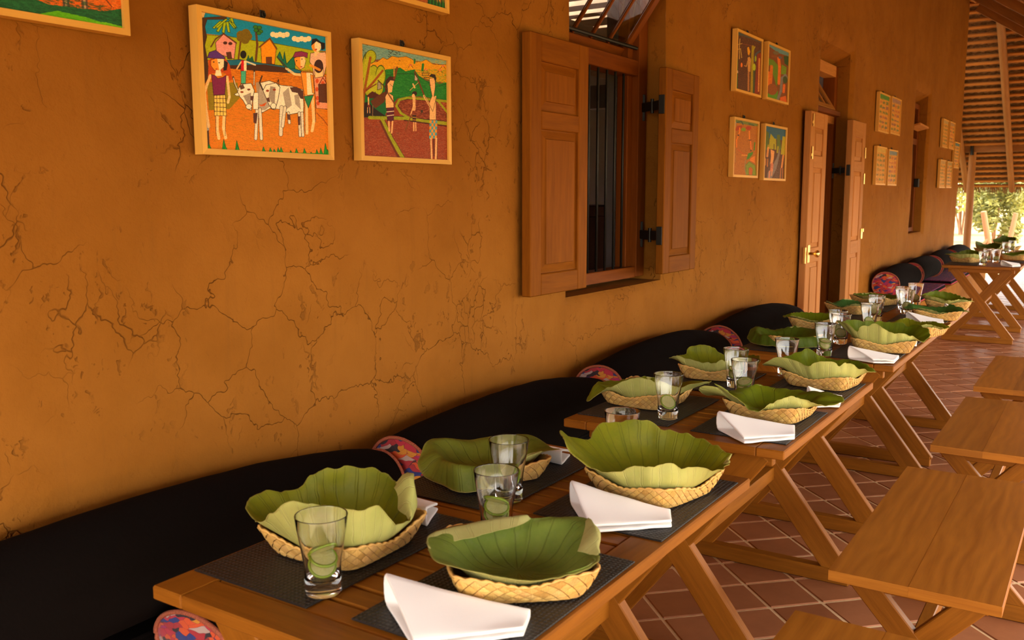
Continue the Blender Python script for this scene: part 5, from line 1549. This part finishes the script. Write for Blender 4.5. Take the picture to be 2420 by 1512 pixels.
def lotus(label, c, az, pts, rot, seed, tint=(1, 1, 1), nr=20, ruffle=1.0):
    r = random.Random(seed)
    ctl = []
    for e in pts:
        P3 = Vector(e[:3])
        isM = 'm' in e
        if not isM: P3.z = max(P3.z, rim_h(math.atan2(P3.y, P3.x), rot) + .006)
        P2 = Vector(e[4:7]) if isM else None
        if isM:
            ph_ = math.atan2(P2.y, P2.x); k_ = max(1.0, (sq_r(ph_ - rot, .123, 9) + .004) / math.hypot(P2.x, P2.y)); P2 = Vector((P2.x * k_, P2.y * k_, max(P2.z, rim_h(ph_, rot) + .007)))
            k_ = max(1.0, (math.hypot(P2.x, P2.y) + .022) / math.hypot(P3.x, P3.y)); P3 = Vector((P3.x * k_, P3.y * k_, P3.z))
        P4 = Vector(e[4:7]) if 'f' in e else None
        ctl.append((math.atan2(P3.y, P3.x), P3, P2, P4))
    ctl.sort(key=lambda q: q[0])
    n = len(ctl)
    NS = 144
    P3s, P2s, P4s = [], [], []
    # samples in proportion to the angle between control points
    samples = []
    for i in range(n):
        a0 = ctl[i][0]; a1 = ctl[(i + 1) % n][0] + (2 * math.pi if i == n - 1 else 0)
        k = max(2, round(NS * (a1 - a0) / (2 * math.pi)))
        samples += [(i, q / k) for q in range(k)]
    def inner(P3):
        phi = math.atan2(P3.y, P3.x)
        rr = sq_r(phi - rot, .118, 7) - .004
        rad = math.hypot(P3.x, P3.y)
        zc = rim_h(phi, rot) + .002
        rr = min(rr, rad * .97) if P3.z > .06 else min(rr, rad)
        return Vector((rr * math.cos(phi), rr * math.sin(phi), min(zc, max(P3.z, .02) + .004)))
    C2 = [q[2] if q[2] is not None else inner(q[1]) for q in ctl]
    C4 = [q[3] if q[3] is not None else None for q in ctl]
    rows_cols = []
    for (i, t) in samples:
        idx = [(i - 1) % n, i, (i + 1) % n, (i + 2) % n]
        P3 = catmull(*[ctl[k][1] for k in idx], t)
        P2 = catmull(*[C2[k] for k in idx], t)
        f = [(C4[k] - ctl[k][1]) if C4[k] is not None else Vector((0, 0, 0)) for k in idx]
        F = f[1].lerp(f[2], t)
        rows_cols.append((P3, P2, F))
    NS = len(rows_cols)
    def veinp(u): return math.cos(2 * math.pi * 21 * u)
    grid = []
    for k, (P3, P2, F) in enumerate(rows_cols):
        phi = math.atan2(P3.y, P3.x)
        d = Vector((math.cos(phi), math.sin(phi), 0))
        P1 = d * min(.088, .6 * math.hypot(P2.x, P2.y)) + Vector((0, 0, .0075))
        P0 = Vector((0, 0, .009))
        Pm = -d * .05 + Vector((0, 0, .012))
        Pe = P3 + (P3 - P2) * .8
        if 'x' == 'x':
            seq = [Pm, P0, P1, P2, P3, Pe]
        col = []
        u = k / NS
        nz = mnoise.noise(Vector((math.cos(phi) * 2.2, math.sin(phi) * 2.2, seed)))
        for j in range(nr + 1):
            s = j / nr
            # 0-.35 floor, .35-.65 wall, .65-1 free edge
            if s < .30: q = catmull(seq[0], seq[1], seq[2], seq[3], s / .30)
            elif s < .58: q = catmull(seq[1], seq[2], seq[3], seq[4], (s - .30) / .28)
            else: q = catmull(seq[2], seq[3], seq[4], seq[5], (s - .58) / .42)
            fr = max(0, (s - .45) / .55)
            amp = ruffle * .0042 * fr * (1 - .45 * fr) * (.5 + 1.2 * abs(mnoise.noise(Vector((u * 17, seed, 3)))))
            q = q + (d * .8 + Vector((0, 0, .5))) * (amp * veinp(u)) + d * (.006 * min(1, ruffle + .3) * fr * mnoise.noise(Vector((math.cos(phi) * 5, math.sin(phi) * 5, seed + s * 2))))
            if s == 1.0:
                q = q + Vector((0, 0, 1)) * (.0035 * min(1, ruffle) * mnoise.noise(Vector((u * 60, seed, 0))))
            if s > .8:
                q = q - (P3 - P2).normalized() * (.011 * min(1, ruffle) * (s - .8) / .2 * max(0, mnoise.noise(Vector((u * 42, seed, 8))) - .12))
            q.z = max(q.z, .0045)
            col.append(q)
        # fold flap or a slight curl
        last = col[-1]
        tang = (col[-1] - col[-2]).normalized()
        side = tang.cross(d.cross(Vector((0, 0, 1)))).normalized()
        for j in range(1, 5):
            s = j / 4
            if F.length > .006:
                q = last + F * s + (tang * .005 + Vector((0, 0, .003))) * math.sin(min(1, s * 1.2) * math.pi)
            else:
                q = last + tang * .0035 * math.sin(s * 1.6) + d * .002 * s * s + Vector((0, 0, -.0012)) * s * s
            q.z = max(q.z, .0045)
            col.append(q)
        grid.append(col)
    nrow = nr + 5
    rows = [[grid[k][j] for k in range(NS)] for j in range(nrow)]
    uv = [[(k / NS, (j / nr) * .96 if j <= nr else .96 + .01 * (j - nr)) for k in range(NS)] for j in range(nrow)]
    # thickness: the underside sits a little below along the surface normal
    arr = np.array([[tuple(p) for p in row] for row in rows])
    du = np.roll(arr, -1, 1) - np.roll(arr, 1, 1)
    dv = np.gradient(arr, axis=0)
    nn = np.cross(du, dv); ln = np.linalg.norm(nn, axis=2, keepdims=True); nn = nn / np.maximum(ln, 1e-9)
    if nn[2, :, 2].mean() < 0: nn = -nn
    under = arr - nn * .0011
    m = MB()
    m.grid([[tuple(p) for p in row] for row in arr], uv, 0, wrap=True)
    m.grid([[tuple(p) for p in row] for row in under], uv, 1, wrap=True, flip=True)
    # rim strip joining the two layers
    e = [[tuple(p) for p in arr[-1]], [tuple(p) for p in under[-1]]]
    m.grid(e, [uv[-1], uv[-1]], 1, wrap=True)
    o = m.obj('lotus_leaf', [LEAF_TOP, LEAF_UNDER], smooth=True)
    ca = o.data.color_attributes.new('tint', 'FLOAT_COLOR', 'POINT')
    ca.data.foreach_set('color', np.tile(np.array([*tint, 1.0], np.float32), len(o.data.vertices)))
    o.location = (c[0], c[1], .757)
    o.rotation_euler = (0, 0, az - math.pi / 2)
    tag(o, label, 'leaf', 'lotus leaves lining the baskets')
    return o
LEAVES = {
    'A': ([1.25, 1.207], 0.7679, [(-0.181,0.0,0.091), (-0.151,0.06,0.096), (-0.094,0.1,0.082), (-0.06,0.13,0.104), (-0.017,0.15,0.109), (0.031,0.15,0.108), (0.079,0.14,0.099), (0.11,0.11,0.084), (0.138,0.03,0.123,'f',0.101,0.05,0.093), (0.133,-0.02,0.081,'f',0.11,-0.0,0.063), (0.123,-0.05,0.061), (0.09,-0.1,0.072), (0.061,-0.13,0.118), (0.024,-0.145,0.118), (-0.016,-0.15,0.13), (-0.053,-0.15,0.137), (-0.091,-0.14,0.141), (-0.112,-0.13,0.127), (-0.129,-0.11,0.107), (-0.153,-0.07,0.081)]),
    'B': ([1.309, 0.842], 0.5716, [(-0.152,-0.03,0.06), (-0.162,0.05,0.059,'f',-0.147,0.02,0.046), (-0.093,0.11,0.052,'f',-0.081,0.06,0.049), (0.008,0.14,0.061,'f',-0.004,0.1,0.055), (0.025,0.14,0.055), (0.078,0.14,0.052), (0.129,0.12,0.063), (0.149,0.05,0.062,'f',0.105,0.0,0.046), (0.138,-0.02,0.047), (0.126,-0.085,0.036), (0.084,-0.115,0.04), (0.017,-0.145,0.056), (-0.066,-0.135,0.066), (-0.133,-0.08,0.061)]),
    'C': ([1.804, 1.241], 0.6026, [(-0.171,0.02,0.036,'m',-0.134,0.01,0.051), (-0.158,0.06,0.052), (-0.12,0.1,0.037), (-0.055,0.13,0.043), (0.011,0.14,0.046), (0.099,0.12,0.031), (0.15,0.06,0.036), (0.166,0.01,0.052), (0.118,-0.04,0.047), (0.078,-0.08,0.039), (0.044,-0.12,0.01,'m',0.03,-0.09,0.03), (-0.01,-0.14,0.006,'m',-0.01,-0.11,0.04), (-0.059,-0.14,0.006,'m',-0.055,-0.11,0.046), (-0.115,-0.11,0.006,'m',-0.091,-0.08,0.044), (-0.155,-0.06,0.006,'m',-0.117,-0.05,0.045), (-0.173,-0.02,0.026,'m',-0.129,-0.02,0.05)]),
    'D': ([1.887, 0.841], 0.4193, [(-0.218,0.02,0.124), (-0.197,0.05,0.104), (-0.155,0.09,0.093), (-0.134,0.13,0.116), (-0.086,0.15,0.119), (-0.051,0.16,0.124), (-0.014,0.16,0.119), (0.022,0.155,0.105), (0.073,0.14,0.098), (0.117,0.11,0.091), (0.161,0.04,0.085), (0.167,0.02,0.079,'f',0.156,0.01,0.072), (0.158,-0.04,0.075), (0.132,-0.07,0.073), (0.094,-0.1,0.086), (0.062,-0.12,0.089), (0.034,-0.135,0.102), (-0.006,-0.14,0.096), (-0.047,-0.13,0.091), (-0.083,-0.12,0.073), (-0.131,-0.1,0.076), (-0.173,-0.09,0.101), (-0.199,-0.06,0.126)]),
    'E': ([2.72, 1.247], 0.4299, [(-0.191,-0.04,0.006,'m',-0.148,-0.03,0.035), (-0.163,0.05,0.027), (-0.097,0.1,0.036), (0.003,0.13,0.038), (0.103,0.12,0.04), (0.172,0.08,0.048), (0.193,0.02,0.061), (0.201,-0.05,0.086), (0.19,-0.08,0.086), (0.149,-0.1,0.087), (0.103,-0.1,0.071), (0.043,-0.13,0.089), (-0.03,-0.14,0.105), (-0.09,-0.13,0.081), (-0.138,-0.1,0.046)]),
    'F': ([2.77, 0.842], 0.2951, [(0.198,-0.0,0.037), (0.14,-0.06,0.05), (0.09,-0.09,0.069), (0.047,-0.11,0.08), (-0.007,-0.13,0.059), (-0.032,-0.135,0.026), (-0.067,-0.13,0.042), (-0.106,-0.11,0.071), (-0.135,-0.09,0.086), (-0.169,-0.115,0.107), (-0.199,-0.1,0.098), (-0.211,-0.08,0.079), (-0.199,0.01,0.047), (-0.172,0.06,0.044), (-0.127,0.1,0.036), (-0.049,0.14,0.039), (0.017,0.15,0.051), (0.09,0.14,0.049), (0.147,0.11,0.046), (0.189,0.07,0.045), (0.206,0.03,0.041)]),
    'G': ([3.269, 1.216], 0.3561, [(-0.168,-0.05,0.069), (-0.149,0.02,0.061), (-0.133,0.06,0.063), (-0.115,0.1,0.062), (-0.092,0.13,0.085), (-0.052,0.14,0.09), (-0.003,0.14,0.078), (0.038,0.12,0.053), (0.109,0.1,0.065), (0.154,0.03,0.072), (0.144,-0.05,0.061), (0.074,-0.1,0.076), (0.014,-0.12,0.076), (-0.013,-0.125,0.068), (-0.07,-0.12,0.074), (-0.121,-0.1,0.083), (-0.149,-0.085,0.081)]),
    'H': ([3.331, 0.829], 0.2439, [(-0.206,-0.07,0.07), (-0.187,0.02,0.057), (-0.156,0.08,0.068), (-0.098,0.13,0.085), (-0.067,0.15,0.1), (-0.038,0.15,0.09), (0.001,0.15,0.068), (0.075,0.13,0.069), (0.132,0.08,0.07), (0.171,0.01,0.053), (0.121,-0.06,0.071), (0.068,-0.1,0.098), (0.049,-0.12,0.088), (0.022,-0.13,0.103), (-0.033,-0.14,0.099), (-0.052,-0.135,0.083), (-0.105,-0.12,0.102), (-0.155,-0.115,0.105), (-0.187,-0.1,0.089)]),
    'I': ([4.176, 1.212], 0.2825, [(-0.176,0.02,0.016,'m',-0.133,-0.0,0.021), (-0.146,0.08,0.037), (-0.06,0.13,0.035), (0.036,0.14,0.034), (0.131,0.12,0.027), (0.188,0.04,0.029), (0.179,-0.04,0.011,'m',0.137,-0.02,0.026), (0.109,-0.11,0.006,'m',0.081,-0.09,0.026), (0.009,-0.14,0.006,'m',0.003,-0.11,0.03), (-0.092,-0.12,0.008,'m',-0.084,-0.09,0.025), (-0.138,-0.08,0.006,'m',-0.122,-0.05,0.023)]),
    'J': ([4.251, 0.812], 0.1887, [(-0.192,-0.07,0.121), (-0.174,0.03,0.104), (-0.154,0.09,0.109), (-0.105,0.12,0.104), (-0.006,0.15,0.099), (0.078,0.14,0.099), (0.096,0.13,0.086), (0.135,0.11,0.1), (0.177,0.04,0.09), (0.186,0.0,0.07), (0.156,-0.05,0.05), (0.107,-0.09,0.077), (0.056,-0.11,0.088), (0.008,-0.13,0.101), (-0.027,-0.14,0.126), (-0.086,-0.13,0.11), (-0.101,-0.12,0.086), (-0.137,-0.12,0.114), (-0.173,-0.1,0.128)]),
    'K': ([4.803, 1.255], 0.2556, [(-0.155,0.02,0.044), (-0.12,0.08,0.044), (-0.056,0.13,0.023), (0.072,0.12,0.029), (0.134,0.04,0.033), (0.101,-0.08,0.03), (0.009,-0.12,0.035), (-0.084,-0.1,0.04), (-0.138,-0.05,0.042)]),
    'M': ([4.803, 0.764], 0.1577, [(-0.147,0.02,0.017), (-0.11,0.08,0.04), (-0.052,0.12,0.029), (0.01,0.09,0.041), (0.074,0.04,0.03), (0.139,-0.02,0.006), (0.119,-0.05,0.006), (0.046,-0.09,0.012), (-0.028,-0.12,0.018), (-0.095,-0.08,0.013)]),
    'N': ([5.524, 1.229], 0.2189, [(-0.146,0.02,0.006), (-0.113,0.08,0.023), (-0.038,0.13,0.033), (0.068,0.12,0.036), (0.121,0.03,0.028), (0.098,-0.07,0.006), (0.012,-0.13,0.006), (-0.068,-0.11,0.006), (-0.127,-0.05,0.006)]),
    'O': ([5.502, 0.778], 0.1405, [(-0.158,0.02,0.029), (-0.135,0.09,0.054), (-0.04,0.13,0.037), (0.04,0.12,0.04), (0.073,0.1,0.066), (0.154,0.02,0.036), (0.137,-0.05,0.025), (0.036,-0.12,0.032), (-0.079,-0.1,0.026), (-0.138,-0.05,0.024)]),
    'P': ([6.041, 1.206], 0.197, [(-0.132,0.02,0.022), (-0.057,0.1,0.025), (0.036,0.13,0.022), (0.123,0.09,0.027), (0.141,-0.02,0.026), (0.097,-0.09,0.016), (-0.001,-0.12,0.026), (-0.087,-0.06,0.019)]),
    'Q': ([6.044, 0.792], 0.1303, [(-0.155,0.02,0.063), (-0.112,0.09,0.079), (-0.066,0.13,0.085), (0.006,0.12,0.079), (0.084,0.06,0.059), (0.134,0.0,0.045), (0.1,-0.06,0.034), (0.069,-0.09,0.061), (-0.003,-0.13,0.057), (-0.061,-0.11,0.067), (-0.125,-0.06,0.075)]),
    'R': ([10.391, 1.22], 0.1169, [(-0.197,0.02,0.073), (-0.096,0.1,0.084), (0.02,0.13,0.116), (0.111,0.05,0.097), (0.13,-0.03,0.076), (0.06,-0.11,0.087), (-0.055,-0.11,0.08), (-0.153,-0.05,0.078)]),
    'S': ([11.083, 0.827], 0.0745, [(-0.148,0.02,0.059), (-0.063,0.1,0.039), (0.035,0.13,0.072), (0.112,0.06,0.101), (0.152,-0.03,0.062), (0.058,-0.11,0.019), (-0.041,-0.11,0.029), (-0.121,-0.05,0.028)]),
    'T': ([12.324, 1.216], 0.0984, [(-0.139,0.02,0.12), (-0.098,0.09,0.113), (-0.028,0.13,0.082), (0.039,0.12,0.104), (0.13,0.02,0.09), (0.087,-0.07,0.043), (-0.025,-0.12,0.048), (-0.108,-0.06,0.079)]),
    'V': ([12.925, 1.069], 0.0825, [(-0.158,0.02,0.124), (-0.099,0.09,0.144), (-0.05,0.12,0.176), (0.017,0.12,0.156), (0.087,0.04,0.15), (0.068,-0.07,0.086), (-0.047,-0.1,0.09), (-0.133,-0.05,0.107)]),
}
# key: (corner direction of the basket in degrees to the right of the camera side, basket label, leaf label, leaf tint)
PLACE = {
 'A': (3, 'palm basket behind the front tumbler on the first table', 'lotus leaf standing tall with a torn pale flap, behind the front tumbler', (1, 1, 1)),
 'B': (52, 'palm basket at the near aisle corner of the first table', 'smooth blue green lotus leaf with folded rim behind the front napkin', (.98, 1.30, 6.0)),
 'C': (62, 'palm basket half hidden by a flopping leaf behind two tumblers', 'lotus leaf flopping outward over its basket behind the two tumblers', (.95, 1.05, 3.2)),
 'D': (9, 'palm basket under the biggest leaf, one pointed corner turned to the camera', 'biggest lotus leaf, raised like a shell, at the far aisle end of the first table', (1, 1, 1)),
 'E': (15, 'palm basket behind one lime tumbler at the start of the second table', 'pale lotus leaf drooping to one side at the start of the second table', (.95, 1.0, 1.15)),
 'F': (24, 'palm basket behind a folded napkin on the second table', 'lotus leaf with a deep notch in front, on the second table', (.78, .98, .8)),
 'G': (-55, 'palm basket behind a pair of tumblers on the second table', 'lotus leaf with one round upright lobe behind a pair of tumblers', (.92, .98, .9)),
 'H': (24, 'palm basket at the far aisle end of the second table', 'pleated lotus leaf with a central peak, last on the second table', (.75, .95, .75)),
 'I': (-20, 'palm basket hidden under the flat dark leaf of the third table', 'dark flat lotus leaf lying over its basket on the third table', (.52, .78, 1.6)),
 'J': (46, 'long palm basket at the near aisle corner of the third table', 'broad yellowish pleated lotus leaf at the near aisle corner of the third table', (.72, .95, .7)),
 'K': (-50, 'palm basket with a low leaf at the far wall side of the third table', 'low lotus leaf barely rising above its basket on the third table', (.75, 1.0, .8)),
 'M': (20, 'palm basket mostly hidden at the far aisle end of the third table', 'lotus leaf whose tip hangs over the aisle edge of the third table', (1.1, 1.15, .9)),
 'N': (10, 'palm basket under the flat deep green leaf of the fourth table', 'flat deep green lotus leaf on the wall side of the fourth table', (.28, .72, 4.0)),
 'O': (48, 'palm basket at the near aisle corner of the fourth table', 'deep green lotus leaf with one raised point on the fourth table', (.32, .78, 3.4)),
 'P': (10, 'palm basket at the far wall side of the fourth table', 'lotus leaf at the far wall side of the fourth table', (.55, .75, .8)),
 'Q': (40, 'palm basket at the far aisle end of the fourth table', 'pleated lotus leaf with a dark back at the far aisle end of the fourth table', (.72, .92, .8)),
 'R': (15, 'palm basket on the wall corner of the table past the doorway', 'lotus leaf on the wall corner of the table past the doorway', (.6, .75, .6)),
 'S': (30, 'palm basket on the aisle side of the table past the doorway', 'lotus leaf on the aisle side of the table past the doorway', (.55, .75, .7)),
 'T': (10, 'palm basket on the farthest table, first one', 'dark lotus leaf on the farthest table, first one', (.45, .6, .6)),
 'V': (10, 'palm basket on the farthest table, second one', 'dark peaked lotus leaf on the farthest table, second one', (.45, .6, .6)),
}
for i, (k, (deg, bl, ll, tint)) in enumerate(PLACE.items()):
    c, az, pts = LEAVES[k]
    root, rot_ = basket(bl, c, az, deg, 50 + i, {'B': 1.04, 'J': 1.08}.get(k, 1.0))
    lotus(ll, c, az, pts, rot_, i * 3.7 + 1.3, tint, ruffle=0.12 if k in 'BC' else (1.25 if k in 'DFHJQ' else .9))

# ------------------------------------------------------------------ folded napkins
def napkin(label, Lb, Ln, Rn, Rb, seed, open_h=0.040):
    """a linen folded double over its back edge; loop open at the L side, layers closing towards R"""
    q = [Vector((*p, 0)) for p in (Lb, Ln, Rn, Rb)]
    cen = sum(q, Vector()) / 4
    nS, nT = 22, 30
    rows = []
    for i in range(nS + 1):
        s = i / nS
        back = q[0].lerp(q[3], s); near = q[1].lerp(q[2], s)
        h = open_h * (1 - s) ** 1.25 + .012
        row = []
        for j in range(nT + 1):
            t = j / nT
            if t < .44:
                a = t / .44; p = near.lerp(back, a * .93); z = .0035
            elif t < .60:
                a = (t - .44) / .16 * math.pi
                e = near.lerp(back, .93)
                p = e + (back - e) * math.sin(a); z = .0035 + (h / 2) * (1 - math.cos(a))
            else:
                a = (t - .60) / .40; p = near.lerp(back, .93 * (1 - a * .985))
                z = .0035 + h * (1 - a) ** 0.9 + .0105 * a - .004 * math.sin(a * math.pi) * s
            z += .0014 * mnoise.noise(Vector((s * 4, t * 5, seed)))
            edge = math.sin(min(1.0, s * 9) * math.pi / 2)
            row.append((p.x - cen.x, p.y - cen.y, z * (1.0) + (1 - edge) * .0))
        rows.append(row)
    m = MB(); m.grid(rows)
    o = m.obj('folded_napkin', [LINEN], smooth=True, loc=(cen.x, cen.y, .7536))
    md = o.modifiers.new('thick', 'SOLIDIFY'); md.thickness = .0058; md.offset = 0.0; md.use_rim = True
    o.data.update()
    bv = o.modifiers.new('soft', 'BEVEL'); bv.width = .0022; bv.segments = 2; bv.limit_method = 'ANGLE'; bv.angle_limit = math.radians(50)
    return tag(o, label, 'napkin', 'white folded napkins')
NAP = [
 ('front white napkin at the near aisle corner of the first table', (1.100, .975), (1.000, .828), (1.128, .716), (1.186, .740)),
 ('white napkin peeping out behind the torn leaf flap', (1.415, 1.135), (1.512, 1.180), (1.525, 1.335), (1.450, 1.335)),
 ('white napkin in front of the biggest lotus leaf', (1.705, .962), (1.568, .838), (1.690, .712), (1.752, .742)),
 ('white napkin beyond the two tumblers, wall side of the first table', (1.942, 1.120), (2.032, 1.145), (2.045, 1.30), (1.970, 1.31)),
 ('white napkin at the near aisle corner of the second table', (2.504, .924), (2.395, .802), (2.515, .698), (2.618, .728)),
 ('white napkin between two baskets on the aisle side of the second table', (3.00, .80), (2.945, .755), (2.985, .69), (3.10, .71)),
 ('white napkin at the near aisle corner of the third table', (3.920, .885), (3.868, .770), (3.905, .698), (4.03, .702)),
 ('white napkin half hidden by the broad yellowish leaf', (4.430, .79), (4.385, .735), (4.420, .698), (4.51, .712)),
 ('white napkin at the near aisle corner of the fourth table', (5.270, .895), (5.12, .79), (5.22, .698), (5.34, .72)),
 ('white napkin beside the raised green point on the fourth table', (5.80, .78), (5.70, .72), (5.72, .698), (5.88, .705)),
 ('white napkin at the wall side of the fourth table', (5.78, 1.11), (5.84, 1.16), (5.85, 1.33), (5.78, 1.33)),
 ('white napkin on the table past the doorway', (9.98, .87), (9.88, .76), (10.0, .70), (10.24, .73)),
]
for i, (l, a, b, c, d) in enumerate(NAP):
    napkin(l, a, b, c, d, i * 2.3, .024 if i in (1, 3, 10) else .040)

# ------------------------------------------------------------------ tumblers and lime slices
def tumbler_mesh(H=.140):
    k = H / .140
    prof = [(0.0, 0.0), (.024, 0.0), (.0292, .0012), (.0310, .004), (.0312, .030), (.0318, .050), (.0335, .064), (.0375, .088), (.0420, .114), (.0452, .1385), (.0449, .1400), (.0441, .1398),
            (.0439, .1380), (.0407, .114), (.0361, .088), (.0319, .066), (.0301, .052), (.0293, .036), (.0278, .028), (.020, .0245), (.0, .0238)]
    m = MB(); m.lathe([(r, z * k) for r, z in prof], 48)
    me = m.mesh('tumbler', [TUMBLER], smooth=True)
    import bmesh
    bm = bmesh.new(); bm.from_mesh(me)
    bmesh.ops.remove_doubles(bm, verts=bm.verts, dist=1e-6)
    bmesh.ops.recalc_face_normals(bm, faces=bm.faces)
    bm.to_mesh(me); bm.free()
    return me
GL = tumbler_mesh()
def slice_meshes():
    m = MB(); m.lathe([(.0222, -.0022), (.0255, -.0022), (.0268, 0), (.0255, .0022), (.0222, .0022)], 32, closed=True)
    rind = m.mesh('rind', [RIND], smooth=True, fix=True)
    m = MB(); m.lathe([(0.0, -.0014), (.0223, -.0016), (.0223, .0016), (0.0, .0014)], 32)
    for k in range(9):
        a = 2 * math.pi * k / 9
        m.bar((.002 * math.cos(a), .002 * math.sin(a), .0015), (.021 * math.cos(a), .021 * math.sin(a), .0015), .0009, .0012, bevel=.0002)
    pulp = m.mesh('pulp', [LIME], fix=True)
    return rind, pulp
RI, PU = slice_meshes()
def lime(label, x, y, z, rx, rz, s=1.0):
    root = thing('lime_slice', label, 'lime slice', (x, y, z), 0, 'lime slices in the tumblers')
    root.rotation_euler = (rx, 0, rz); root.scale = (s, s, s)
    link('rind', RI, root); link('pulp', PU, root)
GLASSES = [
 (1.076, 1.092, 'front tumbler, standing alone before the torn leaf', 3), (1.450, .985, 'tumbler before the other of the pair on the first table', 3), (1.655, 1.090, 'tumbler behind the other of the pair on the first table', 2),
 (2.040, 1.00, 'tumbler whose rim shows above the biggest leaf', 1), (2.555, 1.098, 'tumbler with one round lime slice before the pale drooping leaf', 1), (2.935, .99, 'tumbler in front in the pair on the second table', 2), (3.120, 1.085, 'tumbler behind in the pair on the second table', 2),
 (3.462, 1.005, 'tumbler at the far end of the second table', 1), (3.945, .985, 'tumbler at the near end of the third table', 2), (4.33, 1.012, 'tumbler mostly hidden behind the broad yellowish leaf', 1), (4.46, 1.058, 'tumbler beside the low leaf on the third table', 1), (4.80, .985, 'tumbler at the far end of the third table', 1),
 (5.25, 1.045, 'tumbler beside the flat deep green leaf', 1), (5.65, .96, 'tumbler before the others on the fourth table', 1), (5.84, 1.015, 'tumbler in the middle of the fourth table', 1), (6.11, .99, 'tumbler at the far end of the fourth table', 1),
 (9.98, 1.022, 'first tumbler on the table past the doorway', 1), (10.46, .955, 'second tumbler on the table past the doorway', 1), (10.52, 1.04, 'third tumbler on the table past the doorway', 1), (12.15, 1.015, 'first tumbler on the farthest table', 1), (12.60, .985, 'second tumbler on the farthest table', 1)]
r5 = random.Random(5)
for i, (x, y, l, n) in enumerate(GLASSES):
    on_mat = any(a <= x <= b and c <= y <= d for a, b, c, d, _ in MATS)
    zt = .7534 if on_mat else .7502
    o = link('tumbler', GL, None, (x, y, zt))
    tag(o, 'clear glass ' + l, 'tumbler', 'clear tumblers with lime')
    a0 = math.atan2(y, x)
    for k in range(n):
        zz = zt + .051 + .013 * k
        lime('%slime slice in the %s' % (['', 'upper ', 'topmost '][k], l), x + .002 * (k % 2), y, zz, math.radians([52, 20, -40][k] + r5.uniform(-8, 8)), a0 - math.pi / 2 + r5.uniform(-.6, .6), .97 - .02 * (k == 0))
